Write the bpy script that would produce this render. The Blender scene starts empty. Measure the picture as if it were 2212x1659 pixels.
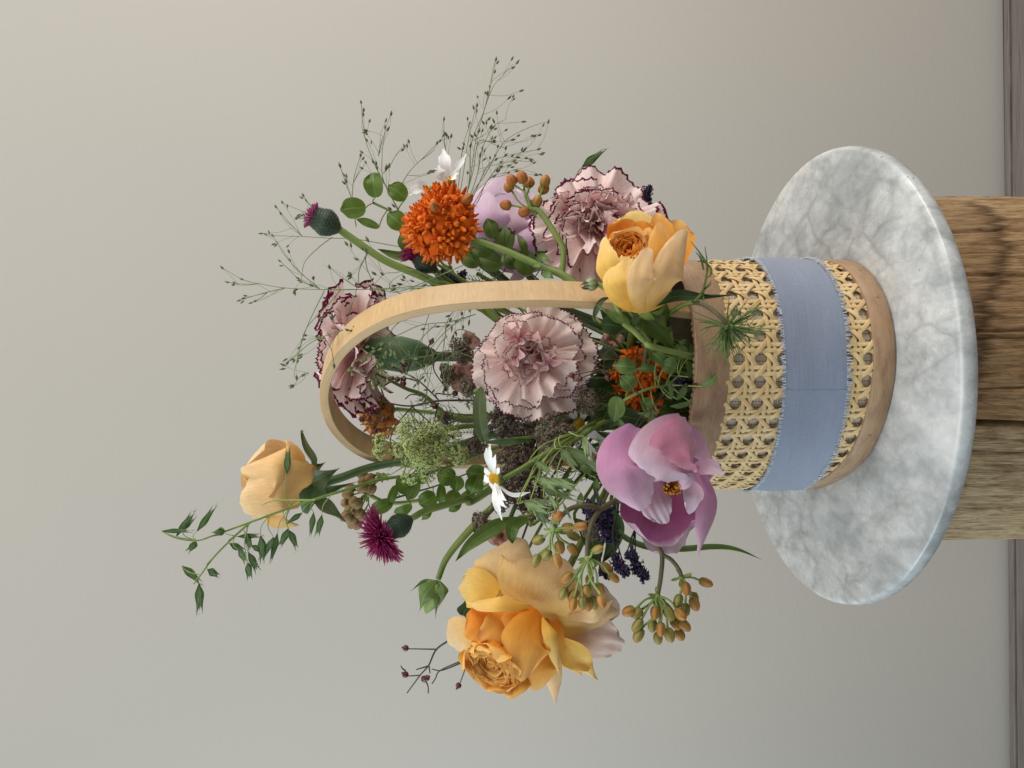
import bpy, math, random
import numpy as np
from mathutils import Vector

# ------------------------------------------------------------------ camera, world, lamps
SC = bpy.context.scene
S = 0.145                      # scene unit: radius of the marble slab, in metres
F_PX, PITCH, ROLL = 1662.03, 0.0834286577, -0.0085642791
CAM = np.array([-0.0237498, -3.4171342, 1.6912981])
cd = bpy.data.cameras.new('camera')
co = bpy.data.objects.new('camera', cd)
SC.collection.objects.link(co)
cd.sensor_width = 36.0
cd.lens = F_PX / 2212.0 * 36.0
cd.clip_start, cd.clip_end = 0.01, 50.0
# the photograph was taken with the camera on its side: picture left is up in the room
_f = Vector((0, math.cos(PITCH), -math.sin(PITCH)))
_u = Vector((0, math.sin(PITCH), math.cos(PITCH)))
_r = Vector((1, 0, 0))
_px = (-_u) * math.cos(ROLL) - (-_r) * math.sin(ROLL)       # picture +x
_py = (-_r) * math.cos(ROLL) + (-_u) * math.sin(ROLL)       # picture +y (down)
from mathutils import Matrix
Rm = Matrix((_px, -_py, -_f)).transposed()
co.matrix_world = Matrix.Translation(Vector(CAM * S)) @ Rm.to_4x4()
SC.camera = co

W = bpy.data.worlds.new('World'); SC.world = W; W.use_nodes = True
W.node_tree.nodes['Background'].inputs[0].default_value = (0.80, 0.86, 0.88, 1)
W.node_tree.nodes['Background'].inputs[1].default_value = 0.42
SC.view_settings.view_transform = 'Standard'; SC.view_settings.look = 'None'
SC.view_settings.exposure = 0.12; SC.view_settings.gamma = 1.0

def lamp(name, loc, target, sx, sy, power, col):
    l = bpy.data.lights.new(name, 'AREA'); l.shape = 'RECTANGLE'
    l.size, l.size_y, l.energy, l.color = sx * S, sy * S, power, col
    o = bpy.data.objects.new(name, l); SC.collection.objects.link(o)
    p = Vector(loc) * S
    o.location = p
    o.rotation_euler = (Vector(target) * S - p).to_track_quat('-Z', 'Y').to_euler()
    return o
lamp('window_light_right', (8.2, -2.8, 3.2), (0, 0, 0.6), 6, 6, 14.5, (1.0, 0.95, 0.89))
lamp('window_light_left', (-7.3, -2.0, 2.2), (0, 0, 0.4), 5, 5, 7.6, (0.76, 0.91, 1.0))
lamp('ceiling_light', (0.5, -2.6, 13.0), (0, 0, 0.9), 12, 12, 24, (1.0, 0.98, 0.95))

# ------------------------------------------------------------------ geometry helpers (scene units)
rnd = random.Random(7)
def nrm(v):
    v = np.asarray(v, float); n = np.linalg.norm(v)
    return v / n if n > 1e-12 else np.array([0, 0, 1.0])
cr_, sr_ = math.cos(ROLL), math.sin(ROLL); ct_, st_ = math.cos(PITCH), math.sin(PITCH)
def at(px, py, Y):
    """The point of the place at depth Y seen at photo position px, py (2212 x 1659 measure)."""
    x, y = px - 1106.0, py - 829.5
    x, y = x * cr_ + y * sr_, -x * sr_ + y * cr_
    u, r = -x / F_PX, -y / F_PX
    d = np.array([r, ct_ + u * st_, -st_ + u * ct_])
    return CAM + d * ((Y - CAM[1]) / d[1])
def pv(x, y, z):
    """direction: x down the room, y to the room's left, z towards the viewer"""
    return nrm((-y, -z, -x))
def spline(P, n=24):
    P = np.asarray(P, float)
    if len(P) == 2:
        t = np.linspace(0, 1, n)[:, None]
        return P[0] * (1 - t) + P[1] * t
    Q = np.vstack([2 * P[0] - P[1], P, 2 * P[-1] - P[-2]])
    m = len(P) - 1
    out = []
    for s in np.linspace(0, m, n):
        i = min(int(s), m - 1); t = s - i
        a, b, c, d = Q[i], Q[i + 1], Q[i + 2], Q[i + 3]
        out.append(0.5 * (2 * b + (c - a) * t + (2 * a - 5 * b + 4 * c - d) * t * t + (3 * b - a - 3 * c + d) * t ** 3))
    return np.array(out)
def frames(P):
    P = np.asarray(P, float)
    T = np.gradient(P, axis=0); T /= np.linalg.norm(T, axis=1)[:, None] + 1e-12
    ref = np.array([0, 0, 1.0]) if abs(T[0][2]) < .9 else np.array([1.0, 0, 0])
    n = nrm(np.cross(T[0], ref)); N = [n]
    for i in range(1, len(P)):
        n = n - T[i] * np.dot(n, T[i]); n = nrm(n); N.append(n)
    N = np.array(N)
    return T, N, np.cross(T, N)

class Mesh:
    """collects shapes; link() makes them ONE mesh object"""
    def __init__(self): self.V = []; self.F = []; self.U = []; self.M = []; self.n = 0
    def add(self, V, F, U=None, m=0):
        V = np.asarray(V, float)
        self.V.append(V); self.U.append(np.zeros((len(V), 2)) if U is None else np.asarray(U, float))
        n = self.n
        self.F.extend([tuple(i + n for i in f) for f in F]); self.M.extend([m] * len(F))
        self.n += len(V); return self
    def grid(self, G, U=None, wrap=False, m=0):
        G = np.asarray(G, float); a, b = G.shape[:2]
        if U is None:
            U = np.stack(np.meshgrid(np.linspace(0, 1, a), np.linspace(0, 1, b), indexing='ij'), -1)
        F = []
        for i in range(a - 1):
            for j in range(b if wrap else b - 1):
                k = (j + 1) % b
                F.append((i * b + j, (i + 1) * b + j, (i + 1) * b + k, i * b + k))
        return self.add(G.reshape(-1, 3), F, np.asarray(U).reshape(-1, 2), m)
    def tube(self, P, r, seg=6, cap=True, m=0, flat=1.0, up=None):
        P = np.asarray(P, float); k = len(P)
        r = np.interp(np.linspace(0, 1, k), np.linspace(0, 1, len(r)), r) if np.ndim(r) else np.full(k, float(r))
        T, N, B = frames(P)
        if up is not None:
            N = np.array([nrm(np.cross(t, up)) for t in T]); B = np.cross(T, N)
        a = np.linspace(0, 2 * math.pi, seg, endpoint=False)
        G = P[:, None] + r[:, None, None] * (np.cos(a)[None, :, None] * N[:, None] + flat * np.sin(a)[None, :, None] * B[:, None])
        U = np.stack(np.meshgrid(np.linspace(0, 1, k), a / 6.2832, indexing='ij'), -1)
        self.grid(G, U, True, m)
        if cap:
            o = self.n - k * seg
            self.F.append(tuple(o + i for i in range(seg))[::-1]); self.F.append(tuple(o + (k - 1) * seg + i for i in range(seg))); self.M += [m, m]
        return self
    def lathe(self, base, axis, prof, seg=14, ribs=0, rib=0.0, m=0, side=None):
        """prof: list of (distance along axis, radius)"""
        axis = nrm(axis); s = nrm(np.cross(axis, (0.31, 0.87, 0.4) if side is None else side)); b = np.cross(axis, s)
        a = np.linspace(0, 2 * math.pi, seg, endpoint=False)
        rr = 1 + rib * np.cos(ribs * a)
        G = np.array([np.asarray(base) + axis * h + r * rr[:, None] * (np.cos(a)[:, None] * s + np.sin(a)[:, None] * b) for h, r in prof])
        U = np.stack(np.meshgrid(np.linspace(0, 1, len(prof)), a / 6.2832, indexing='ij'), -1)
        return self.grid(G, U, True, m)
    def ball(self, c, r, seg=8, m=0, axis=(0, 0, 1), stretch=1.0):
        t = np.linspace(0, math.pi, max(4, seg // 2 + 2))
        return self.lathe(np.asarray(c, float), axis, [(-r * stretch * math.cos(x), r * math.sin(x) + 1e-5) for x in t], seg, m=m)
    def box(self, lo, hi, m=0):
        (a, b, c), (d, e, f) = lo, hi
        V = [(a, b, c), (d, b, c), (d, e, c), (a, e, c), (a, b, f), (d, b, f), (d, e, f), (a, e, f)]
        return self.add(V, [(0, 3, 2, 1), (4, 5, 6, 7), (0, 1, 5, 4), (1, 2, 6, 5), (2, 3, 7, 6), (3, 0, 4, 7)], None, m)
    def link(self, name, mats, parent=None, smooth=True, thick=0.0, **props):
        V = np.vstack(self.V) * S; U = np.vstack(self.U)
        c = V.mean(0)
        me = bpy.data.meshes.new(name)
        me.from_pydata((V - c).tolist(), [], self.F)
        li = np.zeros(len(me.loops), np.int32); me.loops.foreach_get('vertex_index', li)
        uv = me.uv_layers.new(name='UVMap')
        uv.data.foreach_set('uv', U[li].astype(np.float32).ravel())
        mats = mats if isinstance(mats, (list, tuple)) else [mats]
        for x in mats: me.materials.append(x)
        if len(mats) > 1: me.polygons.foreach_set('material_index', np.array(self.M, np.int32))
        me.polygons.foreach_set('use_smooth', np.full(len(me.polygons), bool(smooth)))
        o = bpy.data.objects.new(name, me); SC.collection.objects.link(o)
        place(o, c, parent)
        if thick:
            md = o.modifiers.new('thickness', 'SOLIDIFY'); md.thickness = thick * S; md.offset = 0
        for k, v in props.items(): o[k] = v
        return o
WORLD = {}
def place(o, c, parent):
    WORLD[o.name] = np.array(c, float)
    if parent is not None:
        o.parent = parent; o.location = Vector(WORLD[o.name] - WORLD[parent.name])
    else: o.location = Vector(c)
def thing(name, label, cat, at_=(0, 0, 0), group=None):
    o = bpy.data.objects.new(name, None); SC.collection.objects.link(o)
    o.empty_display_size = 0.005
    place(o, np.array(at_, float) * S, None)
    o['label'] = label; o['category'] = cat
    if group: o['group'] = group
    return o
def share(src, name, parent, p, M3):
    """a further piece that shares the mesh of src, at p (scene units) with 3x3 rotation/scale M3"""
    o = bpy.data.objects.new(name, src if isinstance(src, bpy.types.Mesh) else src.data); SC.collection.objects.link(o)
    WORLD[o.name] = np.asarray(p, float) * S
    if parent is not None: o.parent = parent
    base = WORLD[parent.name] if parent is not None else np.zeros(3)
    mw = Matrix(np.asarray(M3).tolist()).to_4x4()
    mw.translation = Vector(WORLD[o.name] - base)
    o.matrix_local = mw
    return o
def basis(axis, side=None):
    """3x3 with z along axis"""
    z = nrm(axis); x = nrm(np.cross(z, (0.3, 0.8, 0.52) if side is None else side)); y = np.cross(z, x)
    return np.stack([x, y, z], 1)
def rot_about(v, k, a):
    v = np.asarray(v, float); k = nrm(k)
    return v * math.cos(a) + np.cross(k, v) * math.sin(a) + k * np.dot(k, v) * (1 - math.cos(a))

# ------------------------------------------------------------------ materials
def newmat(name):
    m = bpy.data.materials.new(name); m.use_nodes = True
    nt = m.node_tree; nt.nodes.clear()
    out = nt.nodes.new('ShaderNodeOutputMaterial')
    return m, nt, out
def nd(nt, t, **kw):
    n = nt.nodes.new('ShaderNode' + t)
    for k, v in kw.items():
        if k.startswith('i_'):
            key = k[2:].replace('_', ' ')
            n.inputs[int(key) if key.isdigit() else key].default_value = v
        else: setattr(n, k, v)
    return n
def ramp(nt, fac, stops, interp='LINEAR'):
    r = nt.nodes.new('ShaderNodeValToRGB'); r.color_ramp.interpolation = interp
    e = r.color_ramp.elements
    while len(e) < len(stops): e.new(0.5)
    for i, (p, c) in enumerate(stops):
        e[i].position = p; e[i].color = (*c, 1) if len(c) == 3 else c
    if fac is not None: nt.links.new(fac, r.inputs[0])
    return r
def mixc(nt, fac, a, b, mode='MIX'):
    n = nt.nodes.new('ShaderNodeMix'); n.data_type = 'RGBA'; n.blend_type = mode
    for k, v in ((0, fac), (6, a), (7, b)):
        if isinstance(v, bpy.types.NodeSocket): nt.links.new(v, n.inputs[k])
        elif isinstance(v, (int, float)): n.inputs[k].default_value = v
        else: n.inputs[k].default_value = (*v, 1)
    return n.outputs[2]
def mathn(nt, op, a, b=0.0, c=0.0):
    n = nt.nodes.new('ShaderNodeMath'); n.operation = op
    for k, v in enumerate((a, b, c)):
        if isinstance(v, bpy.types.NodeSocket): nt.links.new(v, n.inputs[k])
        else: n.inputs[k].default_value = v
    return n.outputs[0]
def noise(nt, vec, scale, detail=3, rough=.5, dist=0.0):
    n = nd(nt, 'TexNoise'); n.inputs['Scale'].default_value = scale; n.inputs['Detail'].default_value = detail
    n.inputs['Roughness'].default_value = rough; n.inputs['Distortion'].default_value = dist
    if vec is not None: nt.links.new(vec, n.inputs['Vector'])
    return n.outputs['Fac']
def mapping(nt, src, scale=(1, 1, 1), rot=(0, 0, 0), loc=(0, 0, 0)):
    n = nd(nt, 'Mapping'); n.inputs['Scale'].default_value = scale; n.inputs['Rotation'].default_value = rot; n.inputs['Location'].default_value = loc
    nt.links.new(src, n.inputs['Vector']); return n.outputs['Vector']
def coords(nt, which='Object'):
    return nd(nt, 'TexCoord').outputs[which]
def bump(nt, h, strength=.3, dist=.001):
    n = nd(nt, 'Bump'); n.inputs['Strength'].default_value = strength; n.inputs['Distance'].default_value = dist
    nt.links.new(h, n.inputs['Height']); return n.outputs['Normal']
def shade(nt, out, col, rough=.5, normal=None, transl=0.0, spec=.35, tcol=None, sheen=0.0):
    p = nd(nt, 'BsdfPrincipled')
    if isinstance(col, bpy.types.NodeSocket): nt.links.new(col, p.inputs['Base Color'])
    else: p.inputs['Base Color'].default_value = (*col, 1)
    if isinstance(rough, bpy.types.NodeSocket): nt.links.new(rough, p.inputs['Roughness'])
    else: p.inputs['Roughness'].default_value = rough
    p.inputs['Specular IOR Level'].default_value = spec
    p.inputs['Sheen Weight'].default_value = sheen
    if normal is not None: nt.links.new(normal, p.inputs['Normal'])
    last = p.outputs[0]
    if transl > 0:
        t = nd(nt, 'BsdfTranslucent')
        c = tcol if tcol is not None else col
        if isinstance(c, bpy.types.NodeSocket): nt.links.new(c, t.inputs[0])
        else: t.inputs[0].default_value = (*c, 1)
        mx = nd(nt, 'MixShader'); mx.inputs[0].default_value = transl
        nt.links.new(last, mx.inputs[1]); nt.links.new(t.outputs[0], mx.inputs[2]); last = mx.outputs[0]
    nt.links.new(last, out.inputs[0])
    return p
def petal_mat(name, stops, transl=.3, rough=.68, vein=.10, mott=.075, streak=None, edge=None, ew=.940, bruise=None, vs=22.0, spec=.16):
    """stops: colour along the petal from base (0) to rim (1); edge: thin rim of another colour (carnation)"""
    m, nt, out = newmat(name)
    uv = coords(nt, 'UV'); ob = coords(nt, 'Object')
    sx = nd(nt, 'SeparateXYZ'); nt.links.new(uv, sx.inputs[0])
    u, v = sx.outputs[1], sx.outputs[0]
    n1 = noise(nt, ob, 70, 3)
    vv = mathn(nt, 'MULTIPLY_ADD', n1, .22, mathn(nt, 'ADD', v, -.11))
    col = ramp(nt, vv, stops).outputs[0]
    vm = mapping(nt, uv, (2.2, vs, 1))
    vn = noise(nt, vm, 1.6, 3, .6)
    if mott:
        n2 = noise(nt, ob, 160, 4, .6)
        col = mixc(nt, 1.0, col, ramp(nt, n2, [(.25, (1 - mott,) * 3), (.75, (1 + mott * .4,) * 3)]).outputs[0], 'MULTIPLY')
        col = mixc(nt, 1.0, col, ramp(nt, vn, [(.3, (1 - mott,) * 3), (.7, (1 + mott * .3,) * 3)]).outputs[0], 'MULTIPLY')
    hair = noise(nt, mapping(nt, uv, (3.5, vs * 4, 1)), 1.5, 3, .65)
    col = mixc(nt, 1.0, col, ramp(nt, hair, [(.36, (.89, .84, .81)), (.52, (1.02, 1.02, 1.02))]).outputs[0], 'MULTIPLY')
    if bruise:
        b_ = noise(nt, ob, 42, 5, .62, .8)
        col = mixc(nt, ramp(nt, b_, [(.56, (0, 0, 0)), (.74, (.5, .5, .5))]).outputs[0], col, bruise)
    if streak:
        sm = mapping(nt, uv, (3.0, 30, 1)); sn = noise(nt, sm, 1.5, 2, .5)
        f = ramp(nt, sn, [(.66, (0, 0, 0)), (.72, (1, 1, 1))]).outputs[0]
        g = mathn(nt, 'MULTIPLY', f, ramp(nt, v, [(.35, (0, 0, 0)), (.6, (.55, .55, .55)), (.97, (.8, .8, .8))]).outputs[0])
        col = mixc(nt, g, col, streak)
    if edge:
        en = noise(nt, mapping(nt, uv, (.4, 60, 1)), 2.0, 2)
        th = mathn(nt, 'MULTIPLY_ADD', en, .075, ew)
        # rim distance also along the two sides of the blade
        f = mathn(nt, 'GREATER_THAN', v, th)
        col = mixc(nt, f, col, edge)
    nrmn = bump(nt, vn, vein, .0012)
    shade(nt, out, col, rough, nrmn, transl, spec)
    return m
def leaf_mat(name, c1, c2, mid=None, transl=.25, rough=.45, vs=16, ns=120):
    m, nt, out = newmat(name)
    uv = coords(nt, 'UV'); ob = coords(nt, 'Object')
    sx = nd(nt, 'SeparateXYZ'); nt.links.new(uv, sx.inputs[0])
    n = noise(nt, ob, ns, 4, .6)
    col = ramp(nt, n, [(.3, c1), (.7, c2)]).outputs[0]
    vn = noise(nt, mapping(nt, uv, (3, vs, 1)), 1.5, 2)
    col = mixc(nt, .35, col, ramp(nt, vn, [(.35, c1), (.65, c2)]).outputs[0])
    if mid:
        d = mathn(nt, 'ABSOLUTE', mathn(nt, 'ADD', sx.outputs[1], -.5))
        col = mixc(nt, ramp(nt, d, [(.018, (1, 1, 1)), (.045, (0, 0, 0))]).outputs[0], col, mid)
    shade(nt, out, col, rough, bump(nt, vn, .25, .001), transl, .4)
    return m
def plain_mat(name, c1, c2, ns=150, rough=.55, transl=0.0, spec=.35, bmp=.2, stretch=(1, 1, 1)):
    m, nt, out = newmat(name)
    n = noise(nt, mapping(nt, coords(nt, 'Object'), stretch), ns, 4, .6)
    shade(nt, out, ramp(nt, n, [(.3, c1), (.7, c2)]).outputs[0], rough, bump(nt, n, bmp, .0008), transl, spec)
    return m
def grad_mat(name, stops, rough=.5, transl=0.0, ns=150, var=.2, spec=.35, ribs=0):
    """colour along the UV's first axis"""
    m, nt, out = newmat(name)
    uv = coords(nt, 'UV'); sx = nd(nt, 'SeparateXYZ'); nt.links.new(uv, sx.inputs[0])
    n = noise(nt, coords(nt, 'Object'), ns, 3)
    v = mathn(nt, 'MULTIPLY_ADD', n, .25, mathn(nt, 'ADD', sx.outputs[0], -.125))
    col = ramp(nt, v, stops).outputs[0]
    col = mixc(nt, 1.0, col, ramp(nt, n, [(.25, (1 - var,) * 3), (.75, (1 + var * .5,) * 3)]).outputs[0], 'MULTIPLY')
    h = n
    if ribs:
        w = mathn(nt, 'SINE', mathn(nt, 'MULTIPLY', sx.outputs[1], 6.2832 * ribs))
        col = mixc(nt, ramp(nt, w, [(.0, (.35, .35, .35)), (.5, (0, 0, 0))]).outputs[0], col, tuple(x * .45 for x in stops[0][1]))
        h = w
    shade(nt, out, col, rough, bump(nt, h, .2, .0006), transl, spec)
    return m

# ------------------------------------------------------------------ the setting: wall, floor
m, nt, out = newmat('wall_paint')
g = coords(nt, 'Object')
n = noise(nt, g, 260, 2); n2 = noise(nt, g, 1.2, 3)
col = ramp(nt, n2, [(.3, (.402, .375, .334)), (.7, (.428, .400, .356))]).outputs[0]
vo = nd(nt, 'TexVoronoi'); vo.feature = 'DISTANCE_TO_EDGE' if False else 'F1'; vo.inputs['Scale'].default_value = 7.5
nt.links.new(g, vo.inputs['Vector'])
dd = mathn(nt, 'ADD', vo.outputs['Distance'], mathn(nt, 'MULTIPLY', noise(nt, g, 130, 2), .015))
col = mixc(nt, ramp(nt, dd, [(.018, (.45, .45, .45)), (.027, (0, 0, 0))]).outputs[0], col, (.33, .28, .22))
shade(nt, out, col, .75, bump(nt, n, .22, .0008), spec=.25)
WALL = m
WY = 2.85; FZ = float(at(2177, 829, 2.765)[2])
mb = Mesh(); mb.add([(-9, WY - .045, FZ - .2), (9, WY + .045, FZ - .2), (9, WY + .045, 9), (-9, WY - .045, 9)], [(0, 1, 2, 3)])
mb.add([(-9, WY + .7, FZ - .2), (9, WY + .7, FZ - .2), (9, WY + .7, 9), (-9, WY + .7, 9)], [(3, 2, 1, 0)])
mb.link('wall', WALL, smooth=False, kind='structure')

m, nt, out = newmat('floor_wood')
g = mapping(nt, coords(nt, 'Object'), (1.2, 30, 1))
n = noise(nt, g, 9, 5, .6, .4); n2 = noise(nt, mapping(nt, coords(nt, 'Object'), (4, 240, 1)), 6, 3)
col = ramp(nt, n, [(.25, (.075, .060, .052)), (.5, (.145, .120, .108)), (.75, (.21, .178, .162))]).outputs[0]
col = mixc(nt, .35, col, ramp(nt, n2, [(.35, (.07, .056, .05)), (.65, (.19, .162, .15))]).outputs[0])
shade(nt, out, col, .5, bump(nt, n, .3, .001))
FLOOR = m
m, nt, out = newmat('floor_gap'); shade(nt, out, (.02, .016, .014), .9); GAP = m
fl = Mesh(); fl.box((-9, -9, FZ - .25), (9, WY + .3, FZ - .06)); fl = fl.link('floor', GAP, smooth=False, kind='structure')
yy = WY - .085; k = 0
while yy > -3.2:
    w = .062 if k == 0 else .62
    mb = Mesh(); mb.box((-9, yy - w, FZ - .06), (9, yy, FZ + (.012 if k == 0 else 0)))
    p_ = mb.link('plank', FLOOR, fl, smooth=False)
    bv = p_.modifiers.new('edge', 'BEVEL'); bv.width = .0008; bv.segments = 2
    yy -= w + .012; k += 1

# ------------------------------------------------------------------ marble slab
m, nt, out = newmat('white_marble')
g = coords(nt, 'Object')
gw = mapping(nt, g, (1.0, .62, 1), (0, 0, math.radians(-22)))
def ridge(scale, w, dist, detail=5, rough=.6, vec=None):
    n_ = noise(nt, gw if vec is None else vec, scale, detail, rough, dist)
    d_ = mathn(nt, 'ABSOLUTE', mathn(nt, 'ADD', n_, -.5))
    return ramp(nt, d_, [(0, (1, 1, 1)), (w * .35, (.55, .55, .55)), (w, (0, 0, 0))]).outputs[0]
gv = mapping(nt, g, (1.25, .8, 1), (0, 0, math.radians(-30)), (.3, .1, 0))
v1 = ridge(24, .050, .9, 5, .6); v2 = ridge(56, .085, .7, 5, .6, gv)
big = noise(nt, gw, 11, 4, .55, .6); mid = noise(nt, gv, 48, 5, .6, .6); fine = noise(nt, gw, 130, 5, .62, .3)
col = ramp(nt, big, [(.33, (.36, .38, .385)), (.48, (.52, .535, .53)), (.64, (.64, .64, .62))]).outputs[0]
col = mixc(nt, 1.0, col, ramp(nt, mid, [(.34, (.76, .775, .79)), (.50, (.99, .99, .99)), (.64, (1.08, 1.08, 1.08))]).outputs[0], 'MULTIPLY')
col = mixc(nt, 1.0, col, ramp(nt, fine, [(.36, (.86, .87, .88)), (.6, (1.03, 1.03, 1.03))]).outputs[0], 'MULTIPLY')
m1 = ramp(nt, noise(nt, g, 16, 3), [(.36, (.12, .12, .12)), (.6, (1, 1, 1))]).outputs[0]
def net(scale, amt, w):
    nA = nd(nt, 'TexNoise'); nA.inputs['Scale'].default_value = scale * .7; nA.inputs['Detail'].default_value = 6; nA.inputs['Roughness'].default_value = .62; nt.links.new(gv, nA.inputs['Vector'])
    wv = nd(nt, 'VectorMath', operation='MULTIPLY_ADD'); nt.links.new(nA.outputs['Color'], wv.inputs[0]); wv.inputs[1].default_value = (amt,) * 3; nt.links.new(gv, wv.inputs[2])
    vo = nd(nt, 'TexVoronoi'); vo.feature = 'DISTANCE_TO_EDGE'; vo.inputs['Scale'].default_value = scale; nt.links.new(wv.outputs[0], vo.inputs['Vector'])
    return ramp(nt, vo.outputs['Distance'], [(0, (1, 1, 1)), (w * .3, (.6, .6, .6)), (w, (.16, .16, .16)), (w * 2.6, (0, 0, 0))]).outputs[0]
m2 = ramp(nt, noise(nt, g, 22, 4, .6), [(.40, (.05, .05, .05)), (.58, (1, 1, 1))]).outputs[0]
col = mixc(nt, mathn(nt, 'MULTIPLY', mathn(nt, 'MULTIPLY', net(34, .034, .11), m1), .55), col, (.20, .20, .185))
col = mixc(nt, mathn(nt, 'MULTIPLY', mathn(nt, 'MULTIPLY', net(70, .018, .12), m2), .26), col, (.24, .235, .215))
col = mixc(nt, mathn(nt, 'MULTIPLY', mathn(nt, 'MULTIPLY', v1, m1), .25), col, (.17, .172, .165))
col = mixc(nt, mathn(nt, 'MULTIPLY', mathn(nt, 'MULTIPLY', v2, m1), .22), col, (.19, .185, .165))
sp = nd(nt, 'TexVoronoi'); sp.inputs['Scale'].default_value = 45; nt.links.new(g, sp.inputs['Vector'])
col = mixc(nt, ramp(nt, sp.outputs['Distance'], [(.030, (.7, .7, .7)), (.04, (0, 0, 0))]).outputs[0], col, (.12, .11, .10))
shade(nt, out, col, ramp(nt, fine, [(.3, (.22,) * 3), (.7, (.30,) * 3)]).outputs[0], bump(nt, fine, .05, .0005), spec=.45)
T_ = 0.0662
slab = thing('marble_slab', 'round white and grey marble slab on the wooden stump under the cane basket', 'marble slab', (0, 0, -T_))
mb = Mesh(); e = .012
prof = [(-T_, .0001), (-T_, .992), (-T_ + .004, 1.004), (-T_ + e, 1.012), (-T_ * .5, 1.0155), (-e, 1.0125), (-e * .5, 1.010), (-e * .22, 1.0045), (-e * .05, 1.0), (0, .996), (0, .90), (0, .6), (0, .3), (0, .0001)]
mb.lathe((0, 0, 0), (0, 0, 1), prof, 180); mb.link('slab', m, slab)

# ------------------------------------------------------------------ wooden stump
m, nt, out = newmat('stump_wood')
g = coords(nt, 'Object'); uv = coords(nt, 'UV')
gr = noise(nt, mapping(nt, uv, (13, 280, 1)), 2.2, 6, .7, .5)
gr2 = noise(nt, mapping(nt, uv, (9, 60, 1)), 2.0, 5, .65, 1.2)
su = nd(nt, 'SeparateXYZ'); nt.links.new(uv, su.inputs[0])
ang = su.outputs[1]
base = ramp(nt, ang, [(.02, (.48, .37, .225)), (.10, (.44, .335, .205)), (.200, (.38, .28, .165)), (.204, (.33, .205, .105)), (.34, (.36, .23, .12)), (.40, (.40, .27, .15)), (.5, (.48, .35, .21))]).outputs[0]
col = mixc(nt, 1.0, base, ramp(nt, gr, [(.30, (.26, .21, .17)), (.40, (.70, .66, .61)), (.50, (.95, .94, .92)), (.7, (1.28, 1.25, 1.2))]).outputs[0], 'MULTIPLY')
col = mixc(nt, 1.0, col, ramp(nt, gr2, [(.36, (.68, .62, .55)), (.56, (1.08, 1.07, 1.05))]).outputs[0], 'MULTIPLY')
# dark water stain with a jagged lower edge, as the heart wood shows
jag = noise(nt, mapping(nt, uv, (.0, 110, 1)), 1.0, 5, .8)
jag2 = noise(nt, mapping(nt, uv, (0, 12, 1)), 1.0, 2, .5)
edge = mathn(nt, 'ADD', mathn(nt, 'MULTIPLY_ADD', jag, .13, -.065), mathn(nt, 'MULTIPLY_ADD', jag2, .03, -.015))
ofs = ramp(nt, ang, [(.20, (.15,) * 3), (.24, (.18,) * 3), (.30, (.25,) * 3), (.347, (.43,) * 3), (.41, (.48,) * 3), (.5, (.3,) * 3)]).outputs[0]
lim = mathn(nt, 'ADD', mathn(nt, 'MULTIPLY', ofs, .30), edge)
d = mathn(nt, 'SUBTRACT', lim, mathn(nt, 'SUBTRACT', 1.0, su.outputs[0]))
st = ramp(nt, mathn(nt, 'MULTIPLY_ADD', d, 14, .5), [(.30, (0, 0, 0)), (.5, (1, 1, 1)), (.78, (.25, .25, .25)), (1, (.12, .12, .12))]).outputs[0]
inz = ramp(nt, ang, [(.215, (0, 0, 0)), (.225, (1, 1, 1)), (.41, (1, 1, 1)), (.43, (0, 0, 0))]).outputs[0]
col = mixc(nt, mathn(nt, 'MULTIPLY', mathn(nt, 'MULTIPLY', st, inz), .8), col, (.045, .02, .010))
# small stain on the pale wedge
j3 = noise(nt, mapping(nt, uv, (9, 60, 1)), 1.5, 3, .6)
shade(nt, out, col, .62, bump(nt, gr, .7, .0018), spec=.2)
stump = thing('wooden_stump', 'cracked round log stool carrying the marble slab', 'log stool', (0.03, 0, FZ))
na, nz = 900, 26
A = np.linspace(0, 2 * math.pi, na, endpoint=False)      # angle 0 at room left, running by the front
zt, zb = -T_ - .004, FZ + .0
prof = []
zs = np.concatenate([np.linspace(zb, zt - .5, 10), np.linspace(zt - .45, zt - .03, 12), [zt - .016, zt - .006, zt]])
cracks = [(.202, .0020, .06), (.428, .0014, .035), (.37, .0020, .020), (.47, .001, .012), (.08, .001, .01), (.29, .001, .008)]
fr_ = random.Random(31)
fiss = [(fr_.uniform(.03, .48), fr_.uniform(.0006, .0011), fr_.uniform(.004, .012)) for _ in range(26)]
G = []
for z in zs:
    k = (zt - z)
    r0 = .755 + .020 * math.sin(min(k, .5) * 2.2) - (.024 * max(0, 1 - k / .035) ** 2)
    fa = A / (2 * math.pi)
    r = r0 + .010 * np.sin(3 * A + .7) + .006 * np.sin(7 * A + 2 + z) + .0022 * np.sin(61 * A + 3 * np.sin(z * 3)) + .0015 * np.sin(133 * A + z)
    for c, w, dp in cracks + fiss:
        wob = c + .0012 * math.sin(z * 9 + c * 50)
        r = r - dp * np.exp(-((fa - wob) / w) ** 2)
    G.append(np.stack([.034 - r * np.cos(A), -r * np.sin(A), np.full(na, z)], 1))
G.append(np.stack([.034 - .02 * np.cos(A), -.02 * np.sin(A), np.full(na, zt)], 1))
G = np.array(G)
U = np.stack(np.meshgrid(np.append((zs - zb) / (zt - zb), 1.0), A / (2 * math.pi), indexing='ij'), -1)
Mesh().grid(G, U, True).link('trunk', m, stump)

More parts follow.
